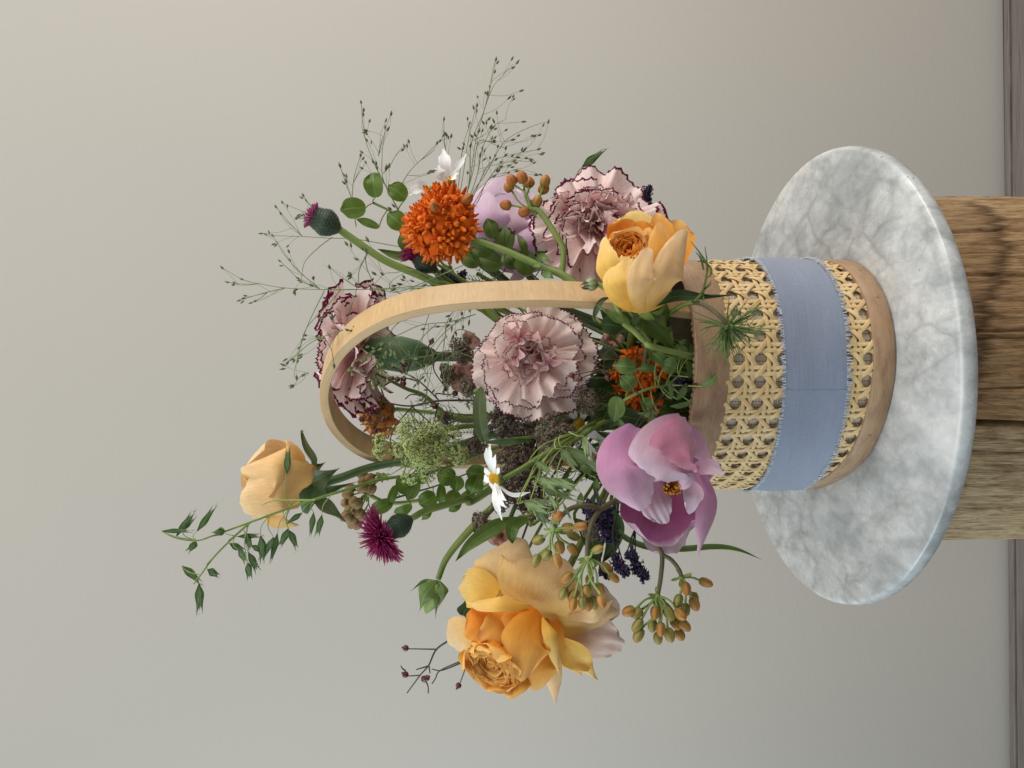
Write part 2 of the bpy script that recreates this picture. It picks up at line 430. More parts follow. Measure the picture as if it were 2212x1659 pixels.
# ------------------------------------------------------------------ cane basket
_fp = np.array([(.485, -.229), (.476, -.06), (.415, .13), (.29, .33), (.10, .51), (-.15, .602), (-.377, .55), (-.505, .354), (-.512, .134), (-.497, -.03), (-.447, -.185), (-.385, -.325), (-.295, -.46), (-.140, -.575), (.067, -.635), (.277, -.583), (.429, -.43)])
_fc = spline(np.vstack([_fp[-2:], _fp, _fp[:3]]), 20 * 21 + 1)
_fc = _fc[20 * 2:20 * 2 + 20 * 17 + 1]
for _ in range(70):                         # relax the outline a little
    _fc[:-1] = (np.roll(_fc[:-1], 1, 0) + 2 * _fc[:-1] + np.roll(_fc[:-1], -1, 0)) / 4; _fc[-1] = _fc[0]
_sl = np.concatenate([[0], np.cumsum(np.linalg.norm(np.diff(_fc, axis=0), axis=1))]); PER = _sl[-1]
def foot(s, out=0.0):
    s = np.asarray(s, float) % PER
    p = np.stack([np.interp(s, _sl, _fc[:, 0]), np.interp(s, _sl, _fc[:, 1])], -1)
    h = .01
    a = np.stack([np.interp((s + h) % PER, _sl, _fc[:, 0]), np.interp((s + h) % PER, _sl, _fc[:, 1])], -1)
    b = np.stack([np.interp((s - h) % PER, _sl, _fc[:, 0]), np.interp((s - h) % PER, _sl, _fc[:, 1])], -1)
    t = a - b; t /= np.linalg.norm(t, axis=-1, keepdims=True)
    n = np.stack([t[..., 1], -t[..., 0]], -1)
    c = _fc.mean(0)
    sg = np.sign(((p - c) * n).sum(-1, keepdims=True))
    return p + n * sg * np.asarray(out)[..., None]
HB, HR0, HR1 = .088, .650, .775            # base band top, rim band bottom and top
basket = thing('cane_basket', 'bentwood and woven cane basket with hoop handle standing on the marble slab, full of flowers', 'basket', (0, 0, .002))
def wood(name, c1, c2, c3, scale=(1, 1, 1), rough=.5):
    m, nt, out = newmat(name)
    uv = coords(nt, 'UV')
    g1 = noise(nt, mapping(nt, uv, (26 * scale[0], 5 * scale[1], 1)), 1.6, 4, .6, .5)
    g2 = noise(nt, mapping(nt, uv, (5, 5, 1)), 1.3, 4, .6)
    g3 = noise(nt, mapping(nt, uv, (160, 14, 1)), 2.5, 3, .6)
    col = ramp(nt, g1, [(.3, c1), (.7, c2)]).outputs[0]
    col = mixc(nt, ramp(nt, g2, [(.48, (0, 0, 0)), (.72, (.75, .75, .75))]).outputs[0], col, c3)
    col = mixc(nt, 1.0, col, ramp(nt, g3, [(.3, (.86, .84, .82)), (.7, (1.06, 1.06, 1.06))]).outputs[0], 'MULTIPLY')
    shade(nt, out, col, rough, bump(nt, g3, .12, .0006), spec=.35)
    return m
BAND = wood('bent_birch', (.32, .20, .115), (.41, .27, .16), (.20, .105, .06))
HANDLE = wood('pale_beech', (.49, .32, .15), (.58, .40, .205), (.44, .27, .12), (2.2, 8, 1), .42)
def band(name, z0, z1, o0, th, mat, n=260):
    s = np.linspace(0, PER, n, endpoint=False)
    e = .004
    ring = [(o0 - th, z0), (o0 - th * .15, z0), (o0, z0 + e), (o0, (z0 + z1) / 2), (o0, z1 - e), (o0 - th * .15, z1), (o0 - th, z1)]
    G = []
    for o, z in ring + ring[:1]:
        p = foot(s, np.full(n, o)); G.append(np.column_stack([p, z + .0035 * np.sin(s * 2.1 + z * 9)]))
    G = np.array(G); k = len(G)
    U = np.stack(np.meshgrid(np.linspace(0, 1, k), s / PER * 3.9, indexing='ij'), -1)
    return Mesh().grid(G, U[..., ::-1] if False else U, True).link(name, mat, basket)
band('base_band', .004, HB, .016, .03, BAND)
band('rim_band', HR0, HR1, .013, .02, BAND)
# inner wall of the basket: woven paper cloth seen through the holes of the cane
m, nt, out = newmat('liner_cloth')
uv = coords(nt, 'UV'); sx = nd(nt, 'SeparateXYZ'); nt.links.new(uv, sx.inputs[0])
def lines(sock, k, w):
    f = mathn(nt, 'FRACT', mathn(nt, 'MULTIPLY', sock, k)); return mathn(nt, 'LESS_THAN', mathn(nt, 'ABSOLUTE', mathn(nt, 'ADD', f, -.5)), w)
l1, l2, l3 = lines(sx.outputs[1], 132, .10), lines(sx.outputs[0], 60, .30), lines(sx.outputs[1], 528, .2)
nz_ = noise(nt, mapping(nt, uv, (30, 300, 1)), 2, 3)
col = ramp(nt, nz_, [(.3, (.50, .38, .26)), (.7, (.64, .51, .37))]).outputs[0]
col = mixc(nt, mathn(nt, 'MULTIPLY', l3, .25), col, (.78, .70, .58)); col = mixc(nt, mathn(nt, 'MULTIPLY', mathn(nt, 'MULTIPLY', l1, l2), .85), col, (.07, .045, .028))
shade(nt, out, col, .8); LINER = m
s = np.linspace(0, PER, 220, endpoint=False)
G = np.array([np.column_stack([foot(s, np.full(220, -.010)), np.full(220, z)]) for z in np.linspace(.02, HR0 + .05, 8)])
U = np.stack(np.meshgrid(np.linspace(0, 1, 8), s / PER, indexing='ij'), -1)
Mesh().grid(G, U, True).link('liner', LINER, basket)
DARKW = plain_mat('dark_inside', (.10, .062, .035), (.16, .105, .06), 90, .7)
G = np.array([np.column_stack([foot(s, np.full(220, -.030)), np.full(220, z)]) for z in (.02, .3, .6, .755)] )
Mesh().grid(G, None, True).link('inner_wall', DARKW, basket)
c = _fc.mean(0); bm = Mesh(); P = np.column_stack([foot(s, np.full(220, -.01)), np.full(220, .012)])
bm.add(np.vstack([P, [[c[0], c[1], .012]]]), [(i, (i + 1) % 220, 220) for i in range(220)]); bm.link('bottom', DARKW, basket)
# inside hoop of the rim and its split-cane binding
band('inner_hoop', HR1 - .085, HR1 - .012, -.012, .018, HANDLE)
BIND = grad_mat('rim_binding_cane', [(0, (.23, .15, .08)), (1, (.30, .20, .11))], .5, ns=90)
mb = Mesh()
for i in range(150):                     # short cane stitches laid end to end between the two hoops
    a, b = PER * (i + .06) / 150, PER * (i + .94) / 150
    q = np.linspace(a, b, 5); P = np.column_stack([foot(q, np.full(5, -.0095)), np.full(5, HR1 - .006 + .003 * math.sin(i))])
    mb.tube(P, [.0075, .011, .011, .011, .0075], 6)
mb.link('rim_binding', BIND, basket, kind='stuff')

# the cane webbing: every strand is a piece; pairs run round and up, two sets run aslant
NC = int(round(PER / .0858)); CP = PER / NC; CZ = .0838
Z0 = HB - .012; ZT = HR0 + .012
CANE = []
for i, (a, b) in enumerate((((.60, .41, .18), (.71, .51, .255)), ((.56, .375, .165), (.67, .475, .235)), ((.64, .45, .215), (.74, .55, .30)))):
    m, nt, out = newmat('split_cane')
    uv = coords(nt, 'UV')
    n1 = noise(nt, mapping(nt, uv, (30, 4, 1)), 2.0, 3, .6); n2 = noise(nt, coords(nt, 'Object'), 34, 3)
    col = ramp(nt, mathn(nt, 'ADD', mathn(nt, 'MULTIPLY', n1, .5), mathn(nt, 'MULTIPLY', n2, .5)), [(.35, a), (.65, b)]).outputs[0]
    shade(nt, out, col, .38, bump(nt, n1, .15, .0004), spec=.4); CANE.append(m)
def strand(ss, zz, oo, w, mat):
    ss, zz, oo = map(np.asarray, (ss, zz, oo))
    p = foot(ss, oo); P = np.column_stack([p, zz])
    p2 = foot(ss, oo + .02); N = np.column_stack([p2 - p, np.zeros(len(p))]) / .02
    T = np.gradient(P, axis=0); T /= np.linalg.norm(T, axis=1)[:, None]
    D = np.cross(N, T); D /= np.linalg.norm(D, axis=1)[:, None]
    t = .0026
    G = np.stack([P - D * w / 2, P - D * w * .47 + N * t * .8, P - D * w * .38 + N * t, P + N * t * 1.15, P + D * w * .38 + N * t, P + D * w * .47 + N * t * .8, P + D * w / 2], 1)
    Mesh().grid(G, np.stack(np.meshgrid(np.linspace(0, 6, len(P)), np.linspace(0, 1, 7), indexing='ij'), -1)).link('cane_strand', mat, basket)
PG = .135          # half gap inside a pair, in cells
VIS0 = _sl[np.argmin(np.linalg.norm(_fc - np.array([.44, .08]), axis=1))]
VIS1 = _sl[np.argmin(np.linalg.norm(_fc - np.array([-.44, .48]), axis=1))]
if VIS1 < VIS0 and False: VIS0, VIS1 = VIS1, VIS0
_mid = _sl[np.argmin(np.linalg.norm(_fc - np.array([.07, -.635]), axis=1))]
def seen(sv):                                   # the webbing is open to view on the front two thirds
    p = foot(sv % PER); return p[1] < .30 + .28 * (-p[0] / .5)
k0 = 0
nk = int((ZT - Z0) / CZ) + 2
zo = Z0 - .012
for k in range(nk):
    for sg in (-1, 1):
        z = zo + (k + sg * PG) * CZ
        if not (Z0 - .004 < z < ZT + .004): continue
        n = NC * 12 + 1; q = np.linspace(0, PER, n); ph = q / CP
        o = .0042 + .0016 * np.cos(2 * math.pi * ph + (0 if sg > 0 else math.pi))
        strand(q, z + .0012 * np.sin(q * 5 + k * 2), o, .0152, rnd.choice(CANE))
for i in range(NC):
    for sg in (-1, 1):
        s0 = (i + sg * PG) * CP
        if not seen(s0): continue
        n = 60; z = np.linspace(Z0, ZT, n); ph = (z - zo) / CZ
        o = .0042 - .0018 * np.cos(2 * math.pi * ph) * (1 if sg > 0 else -1) + .001
        strand(s0 + .0012 * np.sin(z * 21 + i), z, o, .0148, rnd.choice(CANE))
for dirn in (1, -1):
    for i in range(NC):
        n = 96; z = np.linspace(Z0, ZT, n)
        ph = (z - zo) / CZ
        # passes half way between the pairs: crosses upright pairs at mid hole height
        sv = (i + .5) * CP + dirn * ph * CP
        # only the runs in view
        keep = np.array([bool(seen(x)) for x in sv])
        if keep.sum() < 6: continue
        o = .0042 + dirn * .0064 * np.cos(2 * math.pi * ph)
        idx = np.where(keep)[0]; runs = np.split(idx, np.where(np.diff(idx) > 1)[0] + 1)
        for r_ in runs:
            if len(r_) > 5: strand(sv[r_], z[r_], o[r_], .0172, rnd.choice(CANE))

# nails in the two bands
NAIL = plain_mat('brass_nail', (.20, .15, .09), (.30, .22, .13), 300, .4)
def sfoot(x, y): return _sl[np.argmin(np.linalg.norm(_fc - np.array([x, y]), axis=1))]
for x, y, z, o in ((.34, -.53, .71, .013), (.40, -.45, .045, .016), (.30, -.57, .040, .016), (-.20, -.47, .045, .016), (-.36, -.22, .045, .016), (-.47, -.05, .04, .016), (.10, -.63, .70, .013), (-.30, -.33, .71, .013)):
    s_ = np.array([sfoot(x, y)]); p = foot(s_, np.array([o]))[0]; n_ = foot(s_, np.array([o + .01]))[0] - p
    Mesh().lathe((*p, z), (n_[0], n_[1], 0), [(0, .0085), (.0016, .0075), (.0026, .004), (.003, .0003)], 10).link('nail', NAIL, basket)

# hoop handle
hA, hB = np.array([.30, -.57]), np.array([-.47, .32]); hM = (hA + hB) / 2; he = (hA - hB) / np.linalg.norm(hA - hB)
hN = np.array([-he[1], he[0], 0]); he3 = np.array([*he, 0])
arch = [(.545, .62), (.562, .77), (.600, 1.02), (.622, 1.29), (.620, 1.46), (.608, 1.63), (.584, 1.77), (.542, 1.888), (.486, 1.982), (.414, 2.062), (.32, 2.132), (.20, 2.186), (.08, 2.214), (-.05, 2.214), (-.158, 2.192), (-.26, 2.146), (-.34, 2.082), (-.395, 2.0), (-.425, 1.90), (-.44, 1.77), (-.445, 1.6), (-.455, 1.3), (-.50, .9), (-.53, .60)]
A2 = spline(np.array([(a, z, 0) for a, z in arch]), 150)[:, :2]
P = np.array([[hM[0], hM[1], 0] + he3 * a + np.array([0, 0, z]) for a, z in A2])
T = np.gradient(P, axis=0); T /= np.linalg.norm(T, axis=1)[:, None]
O = np.cross(T, hN)
if O[75][2] < 0: O = -O
w, th = .056, .037
ring = [(-1, -.16), (-.995, -.07), (-.97, -.015), (-.94, 0), (-.88, 0), (0, .02), (.88, 0), (.94, 0), (.97, -.015), (.995, -.07), (1, -.16), (1, -.84), (.995, -.93), (.97, -.985), (.94, -1), (.88, -1), (0, -1), (-.88, -1), (-.94, -1), (-.97, -.985), (-.995, -.93), (-1, -.84)]
G = np.stack([P + hN * w * a + O * th * b for a, b in ring], 1)
U = np.stack(np.meshgrid(np.linspace(0, 3, len(P)), np.linspace(0, .3, len(ring)), indexing='ij'), -1)
Mesh().grid(G, U, True).link('handle', HANDLE, basket)

# ------------------------------------------------------------------ ribbon round the basket
m, nt, out = newmat('ribbon_silk')
uv = coords(nt, 'UV'); ob = coords(nt, 'Object')
t1 = noise(nt, mapping(nt, uv, (500, 9, 1)), 2, 3, .6); t2 = noise(nt, mapping(nt, uv, (14, 2200, 1)), 2, 3, .6); n3 = noise(nt, ob, 9, 3)
col = ramp(nt, n3, [(.35, (.225, .268, .36)), (.65, (.265, .298, .385))]).outputs[0]
wv_ = mathn(nt, 'ADD', mathn(nt, 'MULTIPLY', t1, .5), mathn(nt, 'MULTIPLY', t2, .5))
col = mixc(nt, 1.0, col, ramp(nt, wv_, [(.35, (.70, .70, .73)), (.65, (1.2, 1.2, 1.18))]).outputs[0], 'MULTIPLY')
shade(nt, out, col, .75, bump(nt, wv_, .35, .0008), .08, spec=.2, sheen=.3); RIB = m
ribbon = thing('blue_ribbon', 'frayed dusty blue cloth ribbon wrapped round the middle of the cane basket', 'ribbon', (0, -.2, .3))
def zt_(px, py, x, y):
    return at(px, py, y)[2]
s_r, s_f, s_l = sfoot(.485, -.25), sfoot(.10, -.635), sfoot(-.52, .22)
kn = [(s_r, zt_(1612, 561, .485, -.25), zt_(1739, 561, .485, -.25)), (s_f, zt_(1697, 792, .1, -.665), zt_(1834, 792, .1, -.665)), (s_l, zt_(1596, 1042, -.52, .22), zt_(1690, 1042, -.52, .22))]
mid_s = [sfoot(.40, -.47), sfoot(-.22, -.45)]
kn += [(mid_s[0], zt_(1657, 640, .42, -.49), zt_(1790, 640, .42, -.49)), (mid_s[1], zt_(1668, 930, -.24, -.47), zt_(1797, 930, -.24, -.47))]
print('ribbon', [(round(a, 2), round(float(b), 3), round(float(c), 3)) for a, b, c in kn], 'PER', PER)
kn.sort()
ks = np.array([k[0] for k in kn]); ku = np.array([k[1] for k in kn]); kl = np.array([k[2] for k in kn])
def perint(s, v):
    return np.interp(np.asarray(s) % PER, np.concatenate([[ks[-1] - PER], ks, [ks[0] + PER]]), np.concatenate([[v[-1]], v, [v[0]]]))
def smooth_per(v, n=420, it=60):
    s = np.linspace(0, PER, n, endpoint=False); y = perint(s, v)
    for _ in range(it): y = (np.roll(y, 1) + 2 * y + np.roll(y, -1)) / 4
    return s, y
sR, zU = smooth_per(ku); _, zL = smooth_per(kl)
rows = 22; G = []
for j in range(rows):
    f = j / (rows - 1)
    z = zL * (1 - f) + zU * f
    edge_w = (.0022 * np.sin(sR * 31 + j) + .0022 * np.sin(sR * 83) + .002 * np.sin(sR * 149 + j)) if j in (0, rows - 1) else 0
    o = .0205 + .0022 * np.sin(sR * 7 + f * 3) + .0018 * np.sin(sR * 3 - f * 8) + .0012 * np.sin(sR * 17 + f * 9) * np.sin(sR * 2.3) - .003 * abs(2 * f - 1) ** 6
    G.append(np.column_stack([foot(sR, o), z + edge_w]))
U = np.stack(np.meshgrid(np.linspace(0, .2, rows), sR / PER, indexing='ij'), -1)
Mesh().grid(np.array(G), U, True).link('cloth', RIB, ribbon)
# the loose end laid over the band, running off to the room's left
sO = sfoot(-.045, -.61); n2 = 120
qs = np.linspace(sO, sO - (sO - sfoot(-.52, .30)), n2); G = []
for j in range(14):
    f = j / 13; z = np.interp(qs % PER, sR, zL) * (1 - f) + np.interp(qs % PER, sR, zU) * f + .0035 - .006 * (1 - f)
    sq = qs % PER
    o = .0212 + .0022 * np.sin(sq * 7 + f * 3) + .0018 * np.sin(sq * 3 - f * 8) + .0012 * np.sin(sq * 17 + f * 9) * np.sin(sq * 2.3) - .002 * abs(2 * f - 1) ** 6
    G.append(np.column_stack([foot(qs + .0012 * math.sin(j * 1.7) * (np.arange(n2) < 3), o), z]))
Mesh().grid(np.array(G), np.stack(np.meshgrid(np.linspace(0, .2, 14), qs / PER, indexing='ij'), -1)).link('overlap', RIB, ribbon)
FR = plain_mat('ribbon_thread', (.60, .64, .72), (.74, .77, .82), 300, .8, .15)
mb = Mesh()
for edge_, z_, d_ in (('l', zL, -1), ('u', zU, 1)):
    for i in range(1500):
        s_ = rnd.random() * PER
        if foot(s_)[1] > .45: continue
        z = np.interp(s_, sR, z_); L = rnd.uniform(.006, .022) * (1.0 if d_ < 0 else .75)
        ds = rnd.gauss(0, .0035); o = rnd.uniform(.018, .024)
        q = np.array([s_, s_ + ds * .4, s_ + ds]); zz = np.array([z - d_ * .004, z + d_ * L * .5, z + d_ * L])
        P = np.column_stack([foot(q, np.array([o, o + .002, o + rnd.uniform(-.006, .010)])), zz])
        mb.tube(P, [.0015, .0012, .0006], 3, cap=False)
mb.link('frayed_edge', FR, ribbon, kind='stuff')

# ------------------------------------------------------------------ plant builders
def P3(p):
    return at(*p) if not isinstance(p, np.ndarray) else p
def pxu(Y): return (Y - CAM[1]) / F_PX            # scene units per photo pixel at depth Y
def path(pts, n=24):
    return spline([P3(p) for p in pts], n)
def into_basket(k=0):
    """where a stem dives through the mouth and ends inside the basket"""
    r = random.Random(k * 7 + 3)
    a = r.random() * 6.28; q = r.random() ** .5 * .22
    m = np.array([-.03 + q * math.cos(a), -.06 + 1.1 * q * math.sin(a), .78])
    e = np.array([-.03 - .7 * q * math.cos(a), -.06 - .7 * q * math.sin(a), .12])
    return [m, e]
ROUND = [(0, .20), (.15, .50), (.35, .82), (.6, 1.0), (.8, 1.0), (1, .80)]
FULL = [(0, .55), (.2, .88), (.45, 1.04), (.75, 1.04), (.92, .92), (1, .72)]
POINT = [(0, .35), (.25, .85), (.5, 1.0), (.75, .75), (.92, .3), (1, .02)]
LANCE = [(0, .12), (.15, .55), (.4, 1.0), (.65, .82), (.85, .42), (1, .015)]
BLADE = [(0, .8), (.4, 1.0), (.75, .8), (1, .02)]
SPOON = [(0, .25), (.3, .55), (.65, 1.0), (.85, .95), (1, .45)]
def sheet(P, hw, F, prof=ROUND, cup=.3, curl=0.0, ruf=0.0, rf=3.0, bow=.28, nu=13, nv=14, seed=0, jag=0.0, F2=None, uvs=1.0):
    r = random.Random(seed); ph = r.random() * 6.28; ph2 = r.random() * 6.28
    P = np.asarray(P); k = len(P)
    tt = np.linspace(0, 1, k)
    T = np.gradient(P, axis=0); T /= np.linalg.norm(T, axis=1)[:, None] + 1e-12
    F = np.asarray(F, float)
    FF = np.repeat(F[None], k, 0) if F2 is None else F[None] * (1 - tt[:, None]) + np.asarray(F2)[None] * tt[:, None]
    Sd = np.cross(T, FF); Sd /= np.linalg.norm(Sd, axis=1)[:, None] + 1e-12
    N = np.cross(Sd, T)
    u = np.linspace(-1, 1, nu); v = np.linspace(0, 1, nv)
    px, pw = zip(*prof)
    sp = spline(np.array([(a_, b_, 0) for a_, b_ in prof]), 90)
    w = np.clip(np.interp(v, np.maximum.accumulate(sp[:, 0]), sp[:, 1]), .01, None)
    G = np.zeros((nv, nu, 3)); U = np.zeros((nv, nu, 2))
    L = np.linalg.norm(np.diff(P, axis=0), axis=1).sum()
    for i, vi in enumerate(v):
        vv = vi * (1 - bow * u * u * vi)
        if jag: vv = vv + jag * vi ** 6 * np.array([r.uniform(-1, 1) for _ in u])
        vv = np.clip(vv, 0, 1.05)
        c = np.stack([np.interp(vv, tt, P[:, j]) for j in range(3)], 1) + np.maximum(vv - 1, 0)[:, None] * L * T[-1]
        s = np.stack([np.interp(vv, tt, Sd[:, j]) for j in range(3)], 1)
        n = np.stack([np.interp(vv, tt, N[:, j]) for j in range(3)], 1)
        off = cup * u * u * min(1, .35 + vi * 1.2) + curl * max(0, (vi - .55) / .45) ** 2
        off = off + ruf * vi ** 2 * (np.sin(rf * math.pi * u + ph) * .7 + .4 * np.sin(2.3 * rf * u + ph2 + 3 * vi)) * (.4 + .6 * np.abs(u))
        off = off + .035 * np.sin(5 * u + ph2) * np.sin(4 * vi + ph) + (.016 * vi + .030 * max(0, vi - .7) / .3 + .022 * u * u * vi) * np.sin(9 * u + ph) * np.sin(8 * vi + ph2)
        G[i] = c + s * (hw * w[i] * u)[:, None] + n * (hw * off)[:, None]
        U[i, :, 0] = vi * uvs; U[i, :, 1] = (u + 1) / 2
    return G, U
_seed = [100]
def petal(parent, mat, pts, hw, face=(0, 0, 1), name='petal', face2=None, n=22, label=None, **kw):
    """pts: spine from base to tip as photo points with their depth; hw: half width in photo pixels"""
    _seed[0] += 1
    P = path(pts, n); Ym = P[len(P) // 2][1]
    kw.setdefault('seed', _seed[0])
    G, U = sheet(P, hw * pxu(Ym), pv(*face), F2=None if face2 is None else pv(*face2), **kw)
    o = Mesh().grid(G, U).link(name, mat, parent)
    if label: o['label'] = label
    return o
def stem(parent, mat, pts, r, name='stem', n=40, seg=7):
    """r in scene units, single or list along the stem"""
    P = path(pts, n)
    return Mesh().tube(P, r, seg).link(name, mat, parent)

# plant materials
M_STEM = plain_mat('stem_green', (.125, .18, .035), (.19, .25, .055), 60, .5, .08)
M_STEMD = plain_mat('stem_dark_green', (.055, .10, .030), (.09, .145, .042), 60, .5, .05)
M_STEML = plain_mat('stem_pale_green', (.23, .31, .075), (.32, .40, .12), 60, .5, .12)
M_STEMB = plain_mat('stem_brown_green', (.10, .085, .045), (.16, .14, .065), 70, .55)
M_TWIG = plain_mat('twig_dark', (.035, .030, .022), (.075, .06, .038), 90, .6)
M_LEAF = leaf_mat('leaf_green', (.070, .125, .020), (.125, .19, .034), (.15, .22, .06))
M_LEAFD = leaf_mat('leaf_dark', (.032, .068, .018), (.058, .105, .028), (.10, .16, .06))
M_LEAFP = leaf_mat('leaf_fresh', (.115, .20, .050), (.19, .29, .085), (.26, .36, .13), .35)
M_LEAFR = leaf_mat('leaf_round', (.085, .155, .018), (.145, .23, .035), (.19, .27, .06), .40)
M_LEAFG = leaf_mat('leaf_grey_green', (.075, .100, .036), (.110, .142, .052), (.15, .18, .075), .15)

# ------------------------------------------------------------------ roses
RO_PEACH = petal_mat('rose_petal_peach', [(0, (.80, .50, .10)), (.22, (.81, .53, .18)), (.6, (.81, .56, .28)), (1, (.83, .61, .36))], .28, bruise=(.58, .33, .11))
RO_ORNG = petal_mat('rose_petal_orange', [(0, (.80, .26, .02)), (.35, (.84, .36, .045)), (.75, (.86, .45, .10)), (1, (.88, .55, .20))], .32)
RO_DEEP = petal_mat('rose_petal_deep_orange', [(0, (.76, .15, .012)), (.5, (.84, .26, .022)), (1, (.87, .42, .08))], .34)
RO_YELL = petal_mat('rose_petal_yellow', [(0, (.83, .46, .06)), (.5, (.86, .55, .13)), (1, (.89, .66, .27))], .32)
RO_PINK = petal_mat('rose_petal_blush', [(0, (.74, .47, .27)), (.4, (.76, .50, .38)), (1, (.80, .64, .57))], .28, mott=.16, bruise=(.55, .34, .26))

RO_HEART = petal_mat('rose_heart_petal', [(0, (.82, .27, .025)), (.55, (.88, .42, .06)), (1, (.92, .60, .20))], .32)
def whorl(parent, mats, c, axis, R, n, depth, seed=1, ruf=.16, wide=1.15, lean=.25, jg=.015):
    """a rose's packed heart: petals in turning layers round the axis, inner ones low and tight"""
    r = random.Random(seed); axis = nrm(axis); B = basis(axis); c = P3(c)
    for i in range(n):
        f = (i + .8) / n; rad = R * f ** .75
        a = i * 2.399 + r.uniform(-.25, .25)
        rd = B[:, 0] * math.cos(a) + B[:, 1] * math.sin(a)
        base = c - axis * depth * (1 - .12 * f) + rd * rad * .25
        mid = c - axis * depth * .38 + rd * rad * .82
        tip = c + axis * (depth * (.02 + .16 * f) + r.uniform(-.10, .06) * R) + rd * rad * (1.0 + lean * f)
        G, U = sheet(spline([base, mid, tip], 16), rad * wide * r.uniform(.85, 1.1) + .018, -rd, prof=FULL, cup=.62, curl=-.10 * f, ruf=ruf, rf=r.uniform(2.5, 4), bow=.16, nu=15, nv=10, seed=seed * 100 + i, jag=jg)
        Mesh().grid(G, U).link('petal', mats[min(len(mats) - 1, int(f * len(mats)))], parent)

# the big open rose, low on the room's left
RA = lambda x, y, Y: (971 + .248 * x, 1124.6 + .248 * y, Y)
rose = thing('garden_rose', 'largest blown apricot rose, fully open and nodding, with folded ruffled heart', 'rose', at(*RA(600, 900, -.4)), 'apricot roses')
k_ = .248
def ra(mat, pts, hw, **kw): return petal(rose, mat, [RA(*p) for p in pts], hw * k_ * 1.16, **kw)
# guard petals, turned back
ra(RO_ORNG, [(500, 700, -.38), (650, 1000, -.36), (800, 1300, -.36)], 330, face=(0, 0, 1), cup=-.2, prof=FULL)
ra(RO_PEACH, [(700, 760, -.37), (950, 960, -.34), (1200, 1100, -.30)], 300, face=(0, 0, 1), cup=-.2, prof=FULL)
ra(RO_PINK, [(960, 980, -.42), (1230, 1070, -.36), (1510, 1120, -.30)], 215, face=(.1, .45, .9), cup=-.15, ruf=.12, rf=4, jag=.03, prof=FULL, nu=21)
ra(RO_PINK, [(980, 800, -.42), (1260, 790, -.34), (1480, 760, -.26)], 200, face=(.2, .1, 1), cup=-.2, ruf=.10, jag=.02, prof=FULL, nu=17)
ra(RO_PEACH, [(930, 930, -.46), (1220, 905, -.44), (1510, 865, -.34)], 165, face=(.1, .5, .85), cup=-.25, curl=-.3, ruf=.06, prof=FULL)
ra(RO_PEACH, [(450, 660, -.40), (490, 400, -.42), (620, 60, -.28)], 250, face=(-.3, -.1, 1), cup=-.42, curl=-.45, ruf=.05, prof=FULL, nu=17)
ra(RO_PEACH, [(780, 850, -.46), (960, 570, -.62), (1080, 215, -.36)], 475, face=(.1, -.25, 1), cup=-.38, curl=-.32, ruf=.04, prof=[(0, .62), (.2, .86), (.45, 1.0), (.75, .92), (1, .58)], bow=.36, nu=21, nv=18)
ra(RO_YELL, [(400, 680, -.44), (230, 590, -.40), (60, 590, -.30)], 140, face=(-.2, -.3, 1), cup=.25, curl=-.2, ruf=.06, prof=FULL)
ra(RO_PEACH, [(230, 1020, -.44), (90, 1030, -.40), (5, 1090, -.32)], 150, face=(-.4, .1, .9), cup=-.2, ruf=.14, jag=.02, prof=FULL)
ra(RO_YELL, [(970, 1020, -.46), (1120, 1170, -.42), (1300, 1400, -.34)], 120, face=(-.3, .2, .9), cup=.5, curl=-.05, prof=POINT, nu=15)
ra(RO_YELL, [(985, 1100, -.44), (1040, 1240, -.39), (1170, 1370, -.32)], 85, face=(-.2, .2, .9), cup=-.2, prof=POINT, jag=.02)
ra(RO_PEACH, [(860, 1000, -.50), (885, 1330, -.46), (925, 1630, -.36)], 80, face=(-.3, .1, .95), cup=-.5, prof=POINT, bow=.1)
ra(RO_ORNG, [(900, 880, -.50), (950, 1040, -.50), (960, 1260, -.44)], 75, face=(.5, .1, .85), cup=-.4, prof=FULL)
# second row, cupped about the heart
ra(RO_PEACH, [(640, 800, -.50), (560, 680, -.52), (530, 600, -.42)], 150, face=(-.2, -.5, .8), cup=-.3, prof=FULL)
ra(RO_DEEP, [(430, 760, -.52), (270, 880, -.56), (160, 1020, -.54)], 120, face=(-.4, -.2, .9), cup=-.25, curl=.2, prof=FULL)
ra(RO_YELL, [(710, 738, -.60), (420, 712, -.66), (145, 715, -.52)], 64, face=(0, -.7, .75), cup=-.45, prof=[(0, .10), (.2, .72), (.5, 1), (.8, .9), (1, .12)], bow=.05, nu=11)
ra(RO_ORNG, [(560, 780, -.55), (430, 930, -.62), (260, 1090, -.60)], 125, face=(-.3, -.2, .95), cup=-.3, curl=.25, ruf=.08, prof=FULL, jag=.02)
ra(RO_ORNG, [(660, 780, -.56), (560, 900, -.63), (440, 1150, -.60)], 105, face=(-.3, -.1, .95), cup=-.35, curl=.15, prof=FULL)
ra(RO_ORNG, [(880, 1100, -.52), (810, 1290, -.55), (740, 1470, -.48)], 165, face=(.1, .4, .9), cup=-.35, curl=.1, prof=FULL)
ra(RO_ORNG, [(780, 790, -.57), (690, 1060, -.70), (610, 1335, -.66)], 200, face=(0, .15, 1), cup=-.34, curl=.38, ruf=.05, prof=[(0, .35), (.25, .75), (.55, 1), (.8, .95), (1, .62)], nu=17, nv=18)
ra(RO_YELL, [(812, 840, -.62), (895, 1040, -.69), (955, 1340, -.58)], 58, face=(.2, .0, 1), cup=-.5, prof=[(0, .15), (.25, .8), (.5, 1), (.8, .7), (1, .1)], bow=.05)
ra(RO_PEACH, [(420, 1260, -.50), (340, 1380, -.54), (250, 1390, -.52)], 190, face=(-.2, .6, .8), cup=-.3, ruf=.10, jag=.03, prof=FULL)
